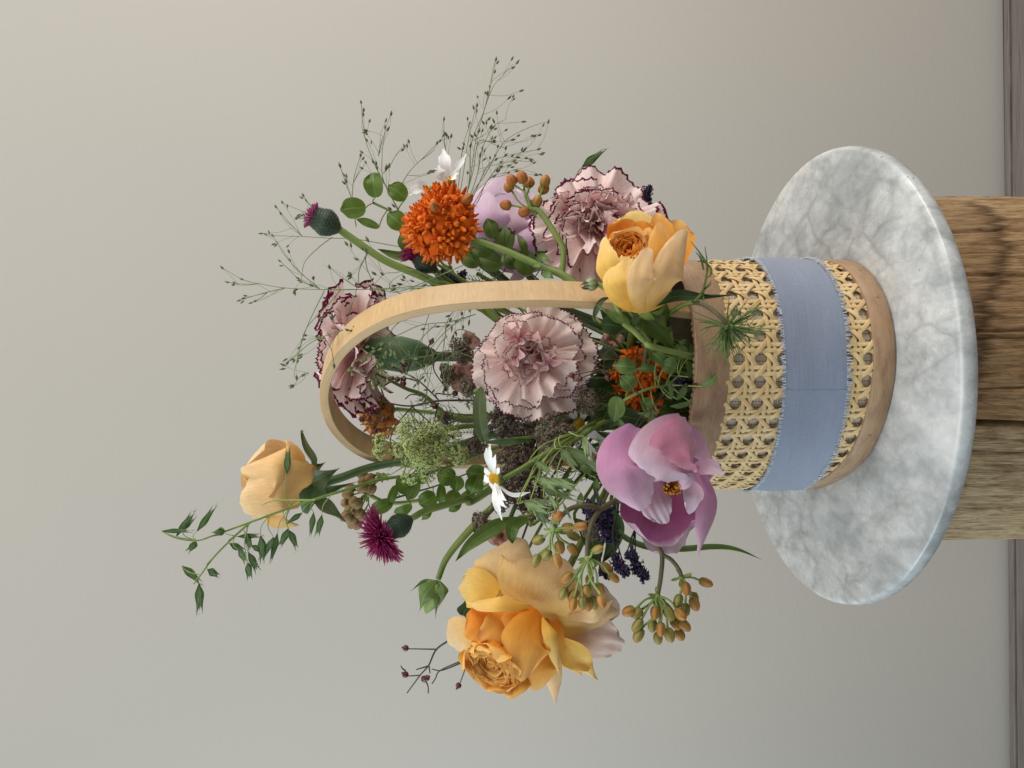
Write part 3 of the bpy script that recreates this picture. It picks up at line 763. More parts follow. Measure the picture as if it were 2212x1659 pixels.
ra(RO_ORNG, [(520, 1220, -.52), (470, 1420, -.56), (400, 1500, -.52)], 150, face=(0, .6, .8), cup=-.3, ruf=.10, jag=.03, prof=FULL)
ra(RO_ORNG, [(620, 1250, -.52), (610, 1450, -.55), (545, 1560, -.50)], 120, face=(.2, .6, .8), cup=-.3, ruf=.10, jag=.02, prof=FULL)
whorl(rose, [RO_HEART], RA(370, 1260, -.62), pv(-.50, .40, .75), 225 * k_ * pxu(-.6), 28, .085, seed=5, ruf=.13, jg=.004)
stem(rose, M_STEM, [RA(820, 720, -.38), RA(1000, 480, -.2)] + into_basket(1), .016)
for q, (pts, hw) in enumerate((([(760, 640, -.33), (640, 780, -.26), (170, 700, -.25)], 60), ([(760, 640, -.33), (620, 880, -.24), (200, 830, -.22)], 70))):
    petal(rose, M_LEAFD, [RA(*p) for p in pts], hw * k_, name='sepal', prof=POINT, ruf=.1)

# the cup-shaped rose leaning over the rim
RB = lambda x, y, Y: (1261.8 + .19837 * x, 384 + .19837 * y, Y)
cup_ = thing('garden_rose', 'cup shaped orange rose leaning over the basket rim, half open with a coppery heart', 'rose', at(*RB(700, 1000, -.75)), 'apricot roses')
k_ = .19837
def rb(mat, pts, hw, **kw): return petal(cup_, mat, [RB(*p) for p in pts], hw * k_ * 1.22, **kw)
rb(RO_YELL, [(620, 1000, -.66), (590, 600, -.56), (570, 325, -.54)], 235, face=(0, 0, 1), cup=.35, curl=-.25, prof=FULL, ruf=.06, jag=.02, nu=17)
rb(RO_ORNG, [(880, 1050, -.66), (980, 700, -.58), (1040, 450, -.56)], 165, face=(-.2, .1, 1), cup=.45, curl=-.1, prof=FULL, jag=.01)
rb(RO_ORNG, [(800, 950, -.68), (820, 600, -.63), (800, 372, -.62)], 115, face=(-.1, .1, 1), cup=.35, curl=-.15, prof=FULL)
rb(RO_DEEP, [(520, 900, -.68), (460, 640, -.62), (500, 450, -.62)], 190, face=(0, .2, 1), cup=.5, prof=FULL, nu=17)
rb(RO_DEEP, [(640, 900, -.70), (640, 640, -.66), (600, 470, -.65)], 130, face=(0, .2, 1), cup=.4, prof=FULL)
rb(RO_YELL, [(470, 1300, -.80), (230, 960, -.84), (225, 660, -.76)], 125, face=(-.75, 0, .65), cup=-.28, curl=.15, prof=FULL, ruf=.05)
rb(RO_ORNG, [(420, 1150, -.78), (320, 850, -.78), (330, 610, -.72)], 90, face=(-.4, 0, .9), cup=-.35, curl=.3, prof=FULL)
rb(RO_YELL, [(600, 1420, -.80), (440, 1150, -.93), (450, 870, -.84)], 185, face=(-.25, .1, 1), cup=-.45, curl=.1, prof=FULL, ruf=.05, jag=.05, bow=.15, nu=17)
rb(RO_ORNG, [(830, 1300, -.80), (850, 850, -.86), (835, 490, -.78)], 118, face=(.15, 0, 1), cup=-.28, curl=.12, prof=[(0, .6), (.4, 1), (.8, 1.05), (1, .88)], bow=.22, ruf=.06, jag=.015)
rb(RO_ORNG, [(600, 1000, -.80), (690, 760, -.82), (700, 565, -.74)], 125, face=(-.2, .1, 1), cup=-.22, curl=.2, prof=FULL, ruf=.05)
rb(RO_ORNG, [(560, 1000, -.80), (600, 860, -.84), (560, 780, -.78)], 110, face=(-.2, .1, 1), cup=-.35, curl=.2, prof=FULL, ruf=.05)
rb(RO_PEACH, [(690, 1440, -.80), (640, 1130, -.97), (700, 770, -.88)], 135, face=(0, .1, 1), cup=-.30, curl=.12, prof=[(0, .7), (.3, 1), (.6, 1.04), (.85, 1.0), (1, .84)], bow=.24, ruf=.05, jag=.015, nu=15, nv=18)
rb(RO_PEACH, [(790, 1430, -.78), (960, 1050, -.93), (1130, 560, -.78)], 190, face=(.35, .1, 1), cup=-.30, curl=-.1, prof=[(0, .75), (.3, 1), (.55, 1.0), (.8, .95), (1, .74)], bow=.26, ruf=.05, jag=.015, nu=17, nv=18)
rb(RO_PEACH, [(640, 1455, -.74), (700, 1340, -.84), (760, 1180, -.88)], 250, face=(.1, .4, 1), cup=-.5, prof=[(0, .55), (.4, .95), (1, .9)], bow=.1, nu=17)
whorl(cup_, [RO_DEEP, RO_DEEP, RO_ORNG], RB(470, 765, -.80), pv(-.40, -.30, .80), 190 * k_ * pxu(-.7), 20, .13, seed=9, ruf=.12, jg=.006)
hip = Mesh(); hip.lathe(at(*RB(720, 1390, -.72)), pv(.2, .6, -.8), [(-.02, .05), (.0, .055), (.03, .045), (.06, .02)], 12); hip.link('hip', M_STEM, cup_)
stem(cup_, M_STEM, [RB(740, 1400, -.72), RB(760, 1450, -.5), (1400, 720, -.3)] + into_basket(2), .017)
for pts, hw, mt in (([(760, 1400, -.80), (1000, 1290, -.82), (1300, 1300, -.76), (1780, 1265, -.70)], 70, M_LEAFD), ([(700, 1440, -.76), (860, 1520, -.72), (930, 1700, -.6)], 140, M_LEAF), ([(690, 1440, -.72), (560, 1560, -.62), (480, 1680, -.55)], 55, M_LEAFD)):
    petal(cup_, mt, [RB(*p) for p in pts], hw * k_, name='sepal', prof=LANCE, cup=.35, face=(0, -.3, 1))

# the closed peach bud at the top of the room, picture left
RC = lambda x, y, Y: (329.2 + .2976 * x, 877.8 + .2976 * y, Y)
bud = thing('rosebud', 'furled peach rosebud on its own long stem, standing clear beside the handle', 'rose bud', at(*RC(1130, 580, 0)), 'apricot roses')
k_ = .2976
RO_BUD = petal_mat('rose_bud_petal', [(0, (.78, .42, .09)), (.4, (.80, .51, .20)), (.85, (.82, .57, .29)), (1, (.85, .66, .38))], .25, mott=.07, bruise=(.62, .34, .10))
def rc(mat, pts, hw, **kw): return petal(bud, mat, [RC(*p) for p in pts], hw * k_, **kw)
rc(RO_BUD, [(1130, 600, .10), (880, 500, .20), (640, 560, .08)], 250, face=(0, 0, -1), cup=-.5, prof=FULL, nu=17)
rc(RO_BUD, [(1130, 620, .06), (900, 800, .10), (720, 800, .05)], 180, face=(-.1, .9, -.2), cup=-.5, prof=FULL, nu=17)
rc(RO_ORNG, [(1100, 560, .0), (850, 500, .02), (660, 520, .02)], 110, face=(0, -.5, 1), cup=-.6, prof=FULL)
rc(RO_BUD, [(1150, 630, .0), (930, 690, -.20), (665, 735, -.04)], 262, face=(0, .25, 1), cup=-.52, curl=.05, prof=[(0, .42), (.14, .86), (.35, 1.0), (.7, 1.0), (1, .80)], bow=.16, jag=.02, nu=19, nv=18)
rc(RO_BUD, [(1140, 570, -.02), (930, 425, -.21), (628, 455, -.05)], 222, face=(0, -.45, 1), cup=-.58, curl=-.05, prof=[(0, .40), (.12, .85), (.35, 1.0), (.65, .90), (.88, .62), (1, .30)], bow=.15, nu=19, nv=18)
rc(RO_YELL, [(900, 520, -.04), (740, 480, -.05), (640, 470, -.02)], 60, face=(-.3, .2, 1), cup=.5, prof=FULL)
mb = Mesh(); mb.lathe(at(*RC(1100, 590, 0)), pv(1, -.02, 0), [(0, .11), (.015, .115), (.035, .085), (.06, .05), (.10, .035)], 14); mb.link('hip', M_STEMD, bud)
for pts, hw, f in (([(1130, 560, -.06), (1220, 520, -.10), (1365, 445, -.08)], 85, (0, .2, 1)), ([(1130, 500, .0), (1180, 400, .0), (1120, 290, .0), (1085, 180, -.02), (1105, 185, -.03)], 30, (-.3, .1, 1)), ([(1150, 650, -.03), (1290, 740, -.05), (1430, 862, -.05)], 50, (0, -.2, 1)), ([(1140, 640, -.02), (1260, 610, -.02), (1510, 540, .02)], 45, (.1, .3, 1)), ([(1140, 480, .03), (1200, 440, .05), (1265, 400, .06)], 28, (0, 0, 1))):
    petal(bud, M_LEAFG, [RC(*p) for p in pts], hw * k_, name='sepal', prof=LANCE, cup=.3, face=f)
stem(bud, M_STEMD, [RC(1120, 590, 0), RC(1350, 525, .05), RC(1600, 440, .10), (920, 985, .12), (1100, 930, .1)] + into_basket(3), [.021, .019, .019, .019])

# the small green bud
RD = lambda x, y, Y: (658.3 + .26455 * x, 877.8 + .26455 * y, Y)
gb = thing('rosebud', 'tight green rosebud nodding on a bent stem, still wrapped in its sepals', 'rose bud', at(*RD(1080, 1420, -.2)))
k_ = .26455
mb = Mesh(); mb.lathe(at(*RD(1085, 1425, -.2)), pv(-.35, .93, .05), [(0, .012), (.012, .04), (.04, .052), (.075, .045), (.11, .028), (.14, .006)], 12); mb.link('bud', M_STEML, gb)
for pts, hw, f in (([(1090, 1420, -.22), (980, 1540, -.28), (935, 1680, -.22)], 78, (-.2, 0, 1)), ([(1100, 1420, -.22), (1130, 1530, -.26), (1090, 1650, -.22)], 52, (.3, 0, 1)), ([(1060, 1420, -.2), (960, 1440, -.19), (855, 1518, -.2)], 20, (0, .3, 1)), ([(1095, 1450, -.24), (1080, 1600, -.26), (1065, 1745, -.22)], 22, (.2, 0, 1))):
    petal(gb, M_LEAFP if hw > 40 else M_LEAF, [RD(*p) for p in pts], hw * k_, name='sepal', prof=LANCE, cup=-.4, face=f)
stem(gb, M_STEM, [RD(1090, 1410, -.2), RD(1160, 1240, -.2), RD(1330, 1030, -.2), RD(1560, 800, -.18), (1180, 980, -.15)] + into_basket(4), [.012, .016, .015, .014])

# ------------------------------------------------------------------ carnations
CA = petal_mat('carnation_petal', [(0, (.70, .27, .26)), (.28, (.88, .50, .45)), (.6, (.93, .66, .60)), (1, (.96, .83, .78))], .25, rough=.6, vein=.12, mott=.08, streak=(.22, .03, .08), edge=(.15, .012, .045))
CA3 = petal_mat('carnation_petal_rimmed', [(0, (.70, .27, .26)), (.28, (.86, .48, .45)), (.6, (.91, .64, .60)), (1, (.95, .82, .79))], .25, rough=.6, vein=.12, mott=.08, streak=(.20, .02, .07), edge=(.13, .008, .040), ew=.930)
CA2 = petal_mat('carnation_heart_petal', [(0, (.46, .10, .15)), (.45, (.68, .31, .34)), (.8, (.84, .56, .53)), (1, (.90, .70, .66))], .25, rough=.6, vein=.12, mott=.08, streak=(.22, .03, .08), edge=(.15, .012, .045))
def carnation(parent, c, axis, R, layers, seed, back=.30, bend=.22, frills=11, spec=(), mat=None):
    r = random.Random(seed); axis = nrm(axis); B = basis(axis); c = P3(c)
    jobs = []
    for li, (n, tilt, Lf, ruf) in enumerate(layers):
        a0 = r.random() * 6.28
        for i in range(n):
            a = a0 + 6.2832 * i / n + r.uniform(-.22, .22); tl = math.radians(tilt + r.uniform(-13, 13))
            rd = B[:, 0] * math.cos(a) + B[:, 1] * math.sin(a)
            jobs.append((rd, tl, R * Lf * r.uniform(.76, 1.14), r.uniform(.62, 1.0) if tilt > 35 else r.uniform(.5, .8), ruf, r.uniform(2.4, 4.8) if tilt > 35 else r.uniform(3.4, 5.6), c - axis * R * back, 49))
    for i in range(frills):                   # short crowded frills filling the eye of the flower
        a = r.random() * 6.28; q = R * .42 * math.sqrt(r.random()); a2 = r.random() * 6.28
        b_ = c + (B[:, 0] * math.cos(a2) + B[:, 1] * math.sin(a2)) * q - axis * R * (.02 + .10 * r.random() + .0)
        jobs.append((B[:, 0] * math.cos(a) + B[:, 1] * math.sin(a), math.radians(r.uniform(2, 34)), R * r.uniform(.28, .42), r.uniform(.75, 1.1), .30, r.uniform(3.5, 6), b_, 37))
    hearts = len(jobs) - frills
    for dx, dy, Lp, tilt, spread, ruf in spec:   # single petals: direction and reach in the photo
        d = pv(dx, dy, 0); rd = nrm(d - axis * np.dot(d, axis)); tl = math.radians(tilt)
        jobs.append((rd, tl, Lp * pxu(c[1]) / max(.5, math.sin(tl)), spread, ruf, r.uniform(2.2, 3.8), c - axis * R * back, 55))
    for jn, (rd, tl, L, spread, ruf, kf, base, nu) in enumerate(jobs):
            D = rd * math.sin(tl) + axis * math.cos(tl); Nn = axis * math.sin(tl) - rd * math.cos(tl); Sd = np.cross(D, Nn)
            nv = 14
            u = np.linspace(-1, 1, nu); G = np.zeros((nv, nu, 3)); U = np.zeros((nv, nu, 2))
            ph, ph2, ph3 = r.random() * 6.28, r.random() * 6.28, r.random() * 6.28; kf = r.uniform(2.4, 4.8) if tilt > 35 else r.uniform(3.4, 5.6)
            teeth = np.array([((j % 3) == 1) * r.uniform(.012, .055) + r.uniform(-.008, .008) for j in range(nu)])
            lob = .035 * np.sin(4 * u + ph3) - .12 * u ** 4
            tw = r.uniform(-.35, .35)
            for k, v in enumerate(np.linspace(0, 1, nv)):
                w = .18 + .82 * min(1, v / .55) ** 1.2
                rr = L * (v * (1 + lob * v) + (teeth * (v > .99)))
                th = u * spread * w
                q = v ** 1.6
                off = ruf * L * q * (.55 * np.sin(kf * u + ph) + .35 * np.sin(1.9 * kf * u + ph2) + .12 * np.sin(4.1 * kf * u + ph3)) + ruf * .6 * L * v ** 5 * np.sin(2.6 * kf * u + ph3) - bend * L * v * v + tw * u * L * .3 * v * v
                G[k] = base + np.outer(rr * np.cos(th), D) + np.outer(rr * np.sin(th), Sd) + np.outer(off, Nn)
                U[k, :, 0] = v; U[k, :, 1] = (u + 1) / 2
            Mesh().grid(G, U).link('petal', CA2 if hearts <= jn < hearts + frills or L < R * .5 else mat or CA, parent)
def calyx(parent, c, axis, R, L, mat):
    mb = Mesh(); mb.lathe(P3(c), axis, [(0, .3 * R), (.08 * L, .75 * R), (.45 * L, 1.0 * R), (.8 * L, 1.05 * R), (L, 1.25 * R)], 14, ribs=5, rib=.05); mb.link('calyx', mat, parent)
M_CAL = plain_mat('calyx_green', (.065, .13, .055), (.105, .185, .08), 60, .45)
LAY = [(6, 88, 1.03, .17), (5, 74, 1.0, .22), (5, 58, .88, .25), (5, 40, .70, .27), (6, 25, .56, .27), (6, 11, .48, .28)]
R1 = 124 * pxu(-.45)
car = thing('carnation', 'large frilly pale pink burgundy edged carnation facing the viewer inside the handle hoop', 'carnation', at(1150, 775, -.45), 'burgundy edged carnations')
ax = pv(-.18, -.15, 1.0)
OUT = [(270, -430, 136, 84, .62, .13), (550, -60, 146, 88, .72, .15), (470, 280, 144, 86, .66, .14), (190, 500, 141, 88, .60, .15), (-180, 450, 130, 86, .66, .13), (-480, 160, 134, 88, .72, .15), (-300, -270, 108, 80, .66, .16), (-60, -360, 100, 78, .60, .16)]
MID = [(400, -200, 100, 66, .70, .17), (350, 90, 104, 68, .62, .19), (120, 300, 92, 64, .70, .19), (-150, 330, 108, 72, .64, .16), (-330, 60, 98, 66, .66, .18), (-180, -200, 70, 56, .8, .20), (160, -250, 84, 60, .62, .20), (300, 240, 112, 74, .5, .18)]
carnation(car, at(1142, 766, -.45), ax, R1 * 1.0, [(5, 44, .52, .25), (6, 27, .46, .28), (6, 12, .42, .30)], 3, frills=14, spec=OUT + MID)
calyx(car, at(1150, 778, -.45) - ax * R1 * 1.15, ax, .055, .22, M_CAL)
stem(car, M_STEMD, [at(1150, 778, -.45) - ax * R1 * 1.1, np.array([-.02, .0, 1.0])] + into_basket(5), .016)
R2 = 136 * pxu(-.2)
car2 = thing('carnation', 'frilly pink burgundy edged carnation just behind the orange cup rose', 'carnation', at(1275, 465, -.2), 'burgundy edged carnations')
ax = pv(-.10, -.50, .85); carnation(car2, at(1284, 466, -.2), ax, R2 * 1.05, LAY, 12, mat=CA3)
calyx(car2, at(1280, 478, -.2) - ax * R2 * 1.15, ax, .052, .2, M_CAL)
stem(car2, M_STEMD, [at(1280, 478, -.2) - ax * R2 * 1.1, np.array([.12, .02, .92])] + into_basket(6), .016)
R3 = 150 * pxu(.18)
car3 = thing('carnation', 'frilly pink carnation seen from behind its green calyx, crossed by the hoop handle', 'carnation', at(850, 765, .15), 'burgundy edged carnations')
ax = pv(-1.0, -.08, -.12)
carnation(car3, at(776, 757, .18), ax, R3, [(7, 82, .86, .12), (8, 66, .86, .16), (8, 48, .82, .2), (8, 30, .72, .22), (7, 14, .62, .24)], 21, back=.12, bend=.30, frills=0, mat=CA3)
mb = Mesh(); c0 = at(935, 770, .15)
mb.lathe(c0, pv(-1, -.07, -.06), [(0, .025), (.02, .042), (.07, .070), (.15, .084), (.22, .076), (.28, .066), (.33, .085)], 16, ribs=5, rib=.04); mb.link('calyx', M_CAL, car3)
for dy, s in ((-1, .9), (1, .8), (.2, 1)):
    petal(car3, M_LEAFG, [(945, 770, .12), (925, 770 + 12 * dy, .06), (895 - 8 * s, 770 + 26 * dy, .08)], 9, name='sepal', prof=POINT, cup=.3)
stem(car3, M_STEMD, [(940, 770, .15), (1010, 772, .14), (1090, 785, .1)] + into_basket(7), [.024, .020, .02])

# ------------------------------------------------------------------ peonies
PE_OUT = petal_mat('peony_petal_lilac', [(0, (.56, .27, .47)), (.35, (.54, .25, .43)), (.75, (.57, .31, .43)), (1, (.70, .50, .59))], .24, vein=.22, mott=.08, vs=34)
PE_PNK = petal_mat('peony_petal_rose', [(0, (.64, .38, .50)), (.4, (.58, .24, .35)), (.85, (.56, .22, .31)), (1, (.62, .32, .40))], .24, vein=.18, mott=.08, vs=30)
PE_PAL = petal_mat('peony_petal_pale', [(0, (.60, .32, .48)), (.5, (.69, .46, .57)), (1, (.77, .61, .69))], .28, vein=.2, mott=.08, vs=34)
PE_MAG = petal_mat('peony_petal_magenta', [(0, (.30, .07, .16)), (.5, (.34, .085, .20)), (.88, (.40, .13, .27)), (.97, (.70, .48, .60)), (1, (.76, .58, .68))], .3, vein=.2, mott=.06)
RE = lambda x, y, Y: (1206.9 + .26455 * x, 877.8 + .26455 * y, Y)
pe = thing('peony', 'open lilac pink peony with orange stamens hanging over the basket rim', 'peony', at(*RE(700, 600, -.7)), 'lilac peonies')
k_ = .26455
def re_(mat, pts, hw, **kw): return petal(pe, mat, [RE(*p) for p in pts], hw * k_, **kw)
re_(PE_PAL, [(840, 700, -.58), (880, 1000, -.60), (970, 1190, -.60)], 225, face=(0, -.2, 1), cup=.30, prof=FULL, ruf=.05, jag=.02, nu=21)
re_(PE_MAG, [(900, 560, -.62), (830, 880, -.62), (880, 1150, -.70)], 330, face=(-.1, -.3, 1), cup=.36, prof=FULL, ruf=.03, jag=.012, nu=21, nv=16)
re_(PE_OUT, [(1000, 260, -.58), (1020, 520, -.60), (1060, 760, -.60)], 240, face=(0, 0, 1), cup=.2, prof=FULL)
re_(PE_OUT, [(1130, 480, -.68), (1240, 820, -.76), (1140, 1220, -.74)], 135, face=(.5, .1, .9), cup=-.35, prof=[(0, .7), (.25, .98), (.5, 1), (.8, .72), (1, .06)], bow=.12, nu=15)
re_(PE_PAL, [(1110, 500, -.68), (1230, 500, -.74), (1345, 560, -.78)], 72, face=(.2, -.2, 1), cup=.2, prof=FULL, jag=.03, ruf=.1)
re_(PE_PAL, [(700, 560, -.72), (800, 800, -.80), (880, 960, -.78)], 130, face=(0, .2, 1), cup=-.2, prof=FULL, ruf=.14, rf=5, jag=.02, nu=21)
re_(PE_PAL, [(980, 560, -.72), (1090, 700, -.84), (1065, 880, -.82)], 88, face=(.1, -.1, 1), cup=.2, prof=FULL, ruf=.06, jag=.02)
re_(PE_OUT, [(650, 170, -.64), (535, 480, -.89), (705, 840, -.85)], 235, face=(-.25, .05, 1), cup=-.30, prof=[(0, .45), (.25, .84), (.5, 1), (.8, .92), (1, .70)], ruf=.04, jag=.015, bow=.16, nu=21, nv=18)
re_(PE_OUT, [(640, 230, -.70), (720, 420, -.86), (960, 560, -.88)], 190, face=(-.1, 0, 1), cup=-.25, prof=FULL, ruf=.04, jag=.012, nu=17)
re_(PE_PAL, [(1060, 190, -.62), (910, 400, -.90), (830, 600, -.92)], 320, face=(0, .05, 1), cup=-.30, prof=[(0, .55), (.3, .85), (.6, 1), (.85, .95), (1, .75)], ruf=.04, jag=.02, bow=.16, nu=21, nv=16)
re_(PE_PNK, [(1085, 185, -.68), (1000, 320, -.96), (925, 455, -.99)], 250, face=(.1, -.1, 1), cup=-.10, prof=[(0, .5), (.3, .85), (.65, 1.0), (1, .92)], jag=.01, bow=.12, nu=19, nv=16)
re_(PE_OUT, [(880, 170, -.58), (1090, 260, -.62), (1240, 470, -.66)], 125, face=(.3, -.4, .9), cup=-.3, prof=FULL, nu=15)
M_STAM = grad_mat('stamen', [(0, (.42, .12, .012)), (.6, (.50, .17, .015)), (1, (.62, .26, .025))], .7, .1)
mb = Mesh(); r = random.Random(4)
for i in range(60):
    b = at(*RE(930 + r.gauss(0, 22), 620 + r.gauss(0, 14), -.70)); t_ = at(*RE(945 + r.gauss(0, 42), 672 + r.gauss(0, 20), -.84 + r.gauss(0, .02)))
    mb.tube(spline([b, (b + t_) / 2 + np.array([r.gauss(0, .004), 0, 0]), t_], 5), [.0022, .0022, .0022, .006, .005], 5)
mb.link('stamens', M_STAM, pe, kind='stuff')
stem(pe, M_STEM, [RE(650, 330, -.60), RE(560, 200, -.45)] + into_basket(8), .018)
PE_LIL = petal_mat('peony_petal_pale_lilac', [(0, (.72, .44, .66)), (.5, (.78, .53, .73)), (1, (.87, .71, .83))], .3, vein=.3, mott=.07)
pl = thing('peony', 'pale lilac peony half hidden behind the orange milkweed and grass haze', 'peony', at(1090, 460, .1), 'lilac peonies')
for mat, pts, hw, f, c in ((PE_LIL, [(1110, 570, .12), (1075, 460, .02), (1080, 378, .14)], 78, (-.1, -.2, 1), -.4), (PE_LIL, [(1130, 570, .18), (1120, 470, .14), (1140, 405, .2)], 60, (.2, -.2, 1), -.4), (PE_LIL, [(1140, 590, .08), (1150, 525, -.03), (1175, 465, .04)], 52, (.1, -.1, 1), -.45), (PE_PAL, [(1090, 560, .10), (1050, 500, .04), (1028, 440, .1)], 50, (-.3, 0, 1), -.4), (PE_LIL, [(1130, 580, .2), (1160, 500, .2), (1185, 450, .25)], 40, (.3, 0, 1), -.3), (PE_PAL, [(1100, 590, .1), (1110, 570, .02), (1150, 590, .06)], 40, (0, .3, 1), -.3), (PE_LIL, [(1095, 560, .06), (1055, 480, -.04), (1050, 415, .0)], 44, (-.3, 0, 1), -.35), (PE_PAL, [(1120, 560, .06), (1110, 490, -.03), (1105, 440, .02)], 40, (.1, 0, 1), -.3)):
    petal(pl, mat, pts, hw, face=f, cup=c, prof=FULL, ruf=.04, jag=.012, nu=17)
stem(pl, M_STEMD, [(1120, 570, .15), (1190, 640, .1)] + into_basket(9), .016)

# ------------------------------------------------------------------ butterfly milkweed: florets, bud clusters
MW_PET = petal_mat('milkweed_orange', [(0, (.82, .22, .012)), (.5, (.82, .15, .008)), (1, (.76, .10, .006))], .25, mott=.15)
MW_HOOD = grad_mat('milkweed_hood', [(0, (.70, .10, .006)), (.5, (.84, .17, .010)), (1, (.90, .26, .025))], .5, .15)
MW_BRN = petal_mat('milkweed_faded', [(0, (.54, .28, .09)), (.5, (.58, .24, .07)), (1, (.54, .18, .05))], .25, mott=.2)
MW_BRNH = grad_mat('milkweed_faded_hood', [(0, (.48, .18, .05)), (1, (.64, .32, .10))], .5, .15)
BUD_OR = grad_mat('milkweed_bud', [(0, (.26, .24, .05)), (.3, (.40, .22, .045)), (.75, (.52, .20, .04)), (1, (.46, .13, .03))], .5, .08, ns=200, ribs=5)
BUD_GR = grad_mat('milkweed_green_bud', [(0, (.22, .25, .06)), (.6, (.34, .26, .06)), (1, (.46, .21, .045))], .5, .08, ns=200, ribs=5)
BUD_RD = grad_mat('milkweed_rust_bud', [(0, (.34, .22, .05)), (.25, (.50, .17, .035)), (1, (.46, .11, .022))], .5, .08, ns=200, ribs=5)
BUD_BR = grad_mat('milkweed_brown_bud', [(0, (.26, .22, .07)), (.4, (.32, .20, .08)), (1, (.30, .16, .07))], .55, .08, ns=200, ribs=5)

def floret_meshes(pm, hm, sc, tag):
    """one milkweed floret, modelled once, axis +z: five turned-back petals; five upright hoods"""
    a = Mesh(); b = Mesh()
    for i in range(5):
        t = i * 1.2566
        rd = np.array([math.cos(t), math.sin(t), 0]); z = np.array([0, 0, 1.0])
        G, U = sheet(spline([rd * .010 + z * .012, rd * .058 + z * .004, rd * .090 - z * .030], 8) * sc, .024 * sc, rd * .4 + z, prof=SPOON, cup=-.2, nu=5, nv=7, seed=i)
        a.grid(G, U)
        t2 = t + .628; rd = np.array([math.cos(t2), math.sin(t2), 0])
        c = rd * .030
        b.tube(np.array([rd * .010 + z * .006, rd * .024 + z * .022, rd * .038 + z * .042, rd * .042 + z * .060]) * sc, [.005 * sc, .0082 * sc, .0095 * sc, .004 * sc], 6, flat=.7)
    b.lathe((0, 0, 0), (0, 0, 1), [(0, .012 * sc), (.03 * sc, .014 * sc), (.045 * sc, .010 * sc), (.048 * sc, .0005)], 8)
    b.tube(np.array([(0, 0, -.10), (.004, 0, -.05), (0, 0, .01)]) * sc, .006 * sc, 5)
    return a, b
class Floret:
    def __init__(self, pm, hm, sc, tag):
        self.a, self.b = floret_meshes(pm, hm, sc, tag); self.pm, self.hm = pm, hm; self.me = None
    def put(self, parent, p, axis, spin, sc=1.0):
        if self.me is None:
            me = Mesh(); me.add(np.vstack(self.a.V), self.a.F, np.vstack(self.a.U), 0); me.add(np.vstack(self.b.V), self.b.F, np.vstack(self.b.U), 1)
            o = me.link('floret', [self.pm, self.hm], parent)
            # bring the mesh origin to the floret's centre
            off = Vector(WORLD[o.name]); o.data.transform(Matrix.Translation(off)); self.me = o.data
            bpy.data.objects.remove(o)
        B = basis(axis); c, s_ = math.cos(spin), math.sin(spin)
        M = B @ np.array([[c, -s_, 0], [s_, c, 0], [0, 0, 1.0]]) * sc
        return share(self.me, 'floret', parent, p, M)
FL_OR = Floret(MW_PET, MW_HOOD, 1.0, 'o'); FL_BR = Floret(MW_BRN, MW_BRNH, .9, 'b')
def seed_bud(mb, p, axis, L, R, m=0):
    mb.lathe(np.asarray(p) - nrm(axis) * L * .5, axis, [(0, .25 * R), (.08 * L, .72 * R), (.25 * L, .96 * R), (.5 * L, 1.0 * R), (.75 * L, .86 * R), (.92 * L, .5 * R), (L, .08 * R)], 10, ribs=5, rib=.05, m=m)
def bud_cluster(parent, hub, buds, f, Y, mats, L=54, R=21, ped=.0042, spread=.10, seed=0, jit=.06, pmat=None):
    """pedicels fanning out of the hub, each with one closed bud (a part of its own)"""
    r = random.Random(seed); H = P3((*f(*hub), Y)) if len(f(*hub)) == 2 else P3(f(*hub, Y))
    for (x, y) in buds:
        dY = r.uniform(-spread, spread)
        p = P3((*f(x, y), Y + dY)); d = p - H; D = nrm(d); dist = np.linalg.norm(d)
        ax = nrm(D + np.array([r.gauss(0, .15), r.gauss(0, .2), r.gauss(0, .12)]))
        u = pxu(Y)
        b0 = p - ax * L * u * .5
        o = Mesh(); seed_bud(o, p, ax, L * u * r.uniform(.9, 1.1), R * u * r.uniform(.92, 1.08))
        o.link('bud', r.choice(mats), parent)
        mid = (H + b0) / 2 + np.cross(D, (0, 1, 0)) * dist * r.uniform(-.14, .14) + np.array([0, r.uniform(-.02, .02), 0])
        Mesh().tube(spline([H, mid, b0], 9), [ped, ped * .8, ped * 1.0], 5).link('pedicel', pmat or M_STEML, parent)
    mb = Mesh()
    for i in range(7):
        a = r.random() * 6.28; d = np.array([math.cos(a) * .045, r.uniform(-.03, .03), math.sin(a) * .045])
        G, U = sheet(spline([H, H + d * .6, H + d], 6), .006, (0, -1, 0.2), prof=POINT, nu=3, nv=6); mb.grid(G, U)
    mb.ball(H, .012, 8); mb.link('bract', M_STEML, parent)
F8 = lambda x, y: (822.9 + .3472 * x, 1097.2 + .3472 * y)
F4 = lambda x, y: (932.6 + .26455 * x, 274.3 + .26455 * y)
def Q(f, pts): return [(*f(x, y), Y) for x, y, Y in pts]

mw = thing('butterfly_milkweed', 'vivid orange milkweed head in full flower with a side cluster of rust coloured buds', 'milkweed', at(955, 490, -.3), 'milkweeds')
r = random.Random(11)
hc = at(958, 488, -.24); hax = pv(-.55, -.35, .8); hB = basis(hax); hR = 61 * pxu(-.3)
pts = []
for i in range(52):
    zc = 1 - 1.45 * (i + .5) / 52; rr = math.sqrt(max(0, 1 - zc * zc)); a = i * 2.39996
    pts.append(hB @ np.array([rr * math.cos(a), rr * math.sin(a), zc]))
for d in pts:
    d = nrm(d + np.array([r.gauss(0, .10) for _ in range(3)])); k = r.uniform(.68, 1.05)
    FL_OR.put(mw, hc + d * hR * k, nrm(d + .25 * hax + np.array([r.gauss(0, .24) for _ in range(3)])), r.random() * 6.28, r.uniform(.85, 1.12))
ped = Mesh()
for d in pts: ped.tube(spline([hc - hax * hR * .75, hc + d * hR * .3, hc + d * hR * .85], 6), .006, 4)
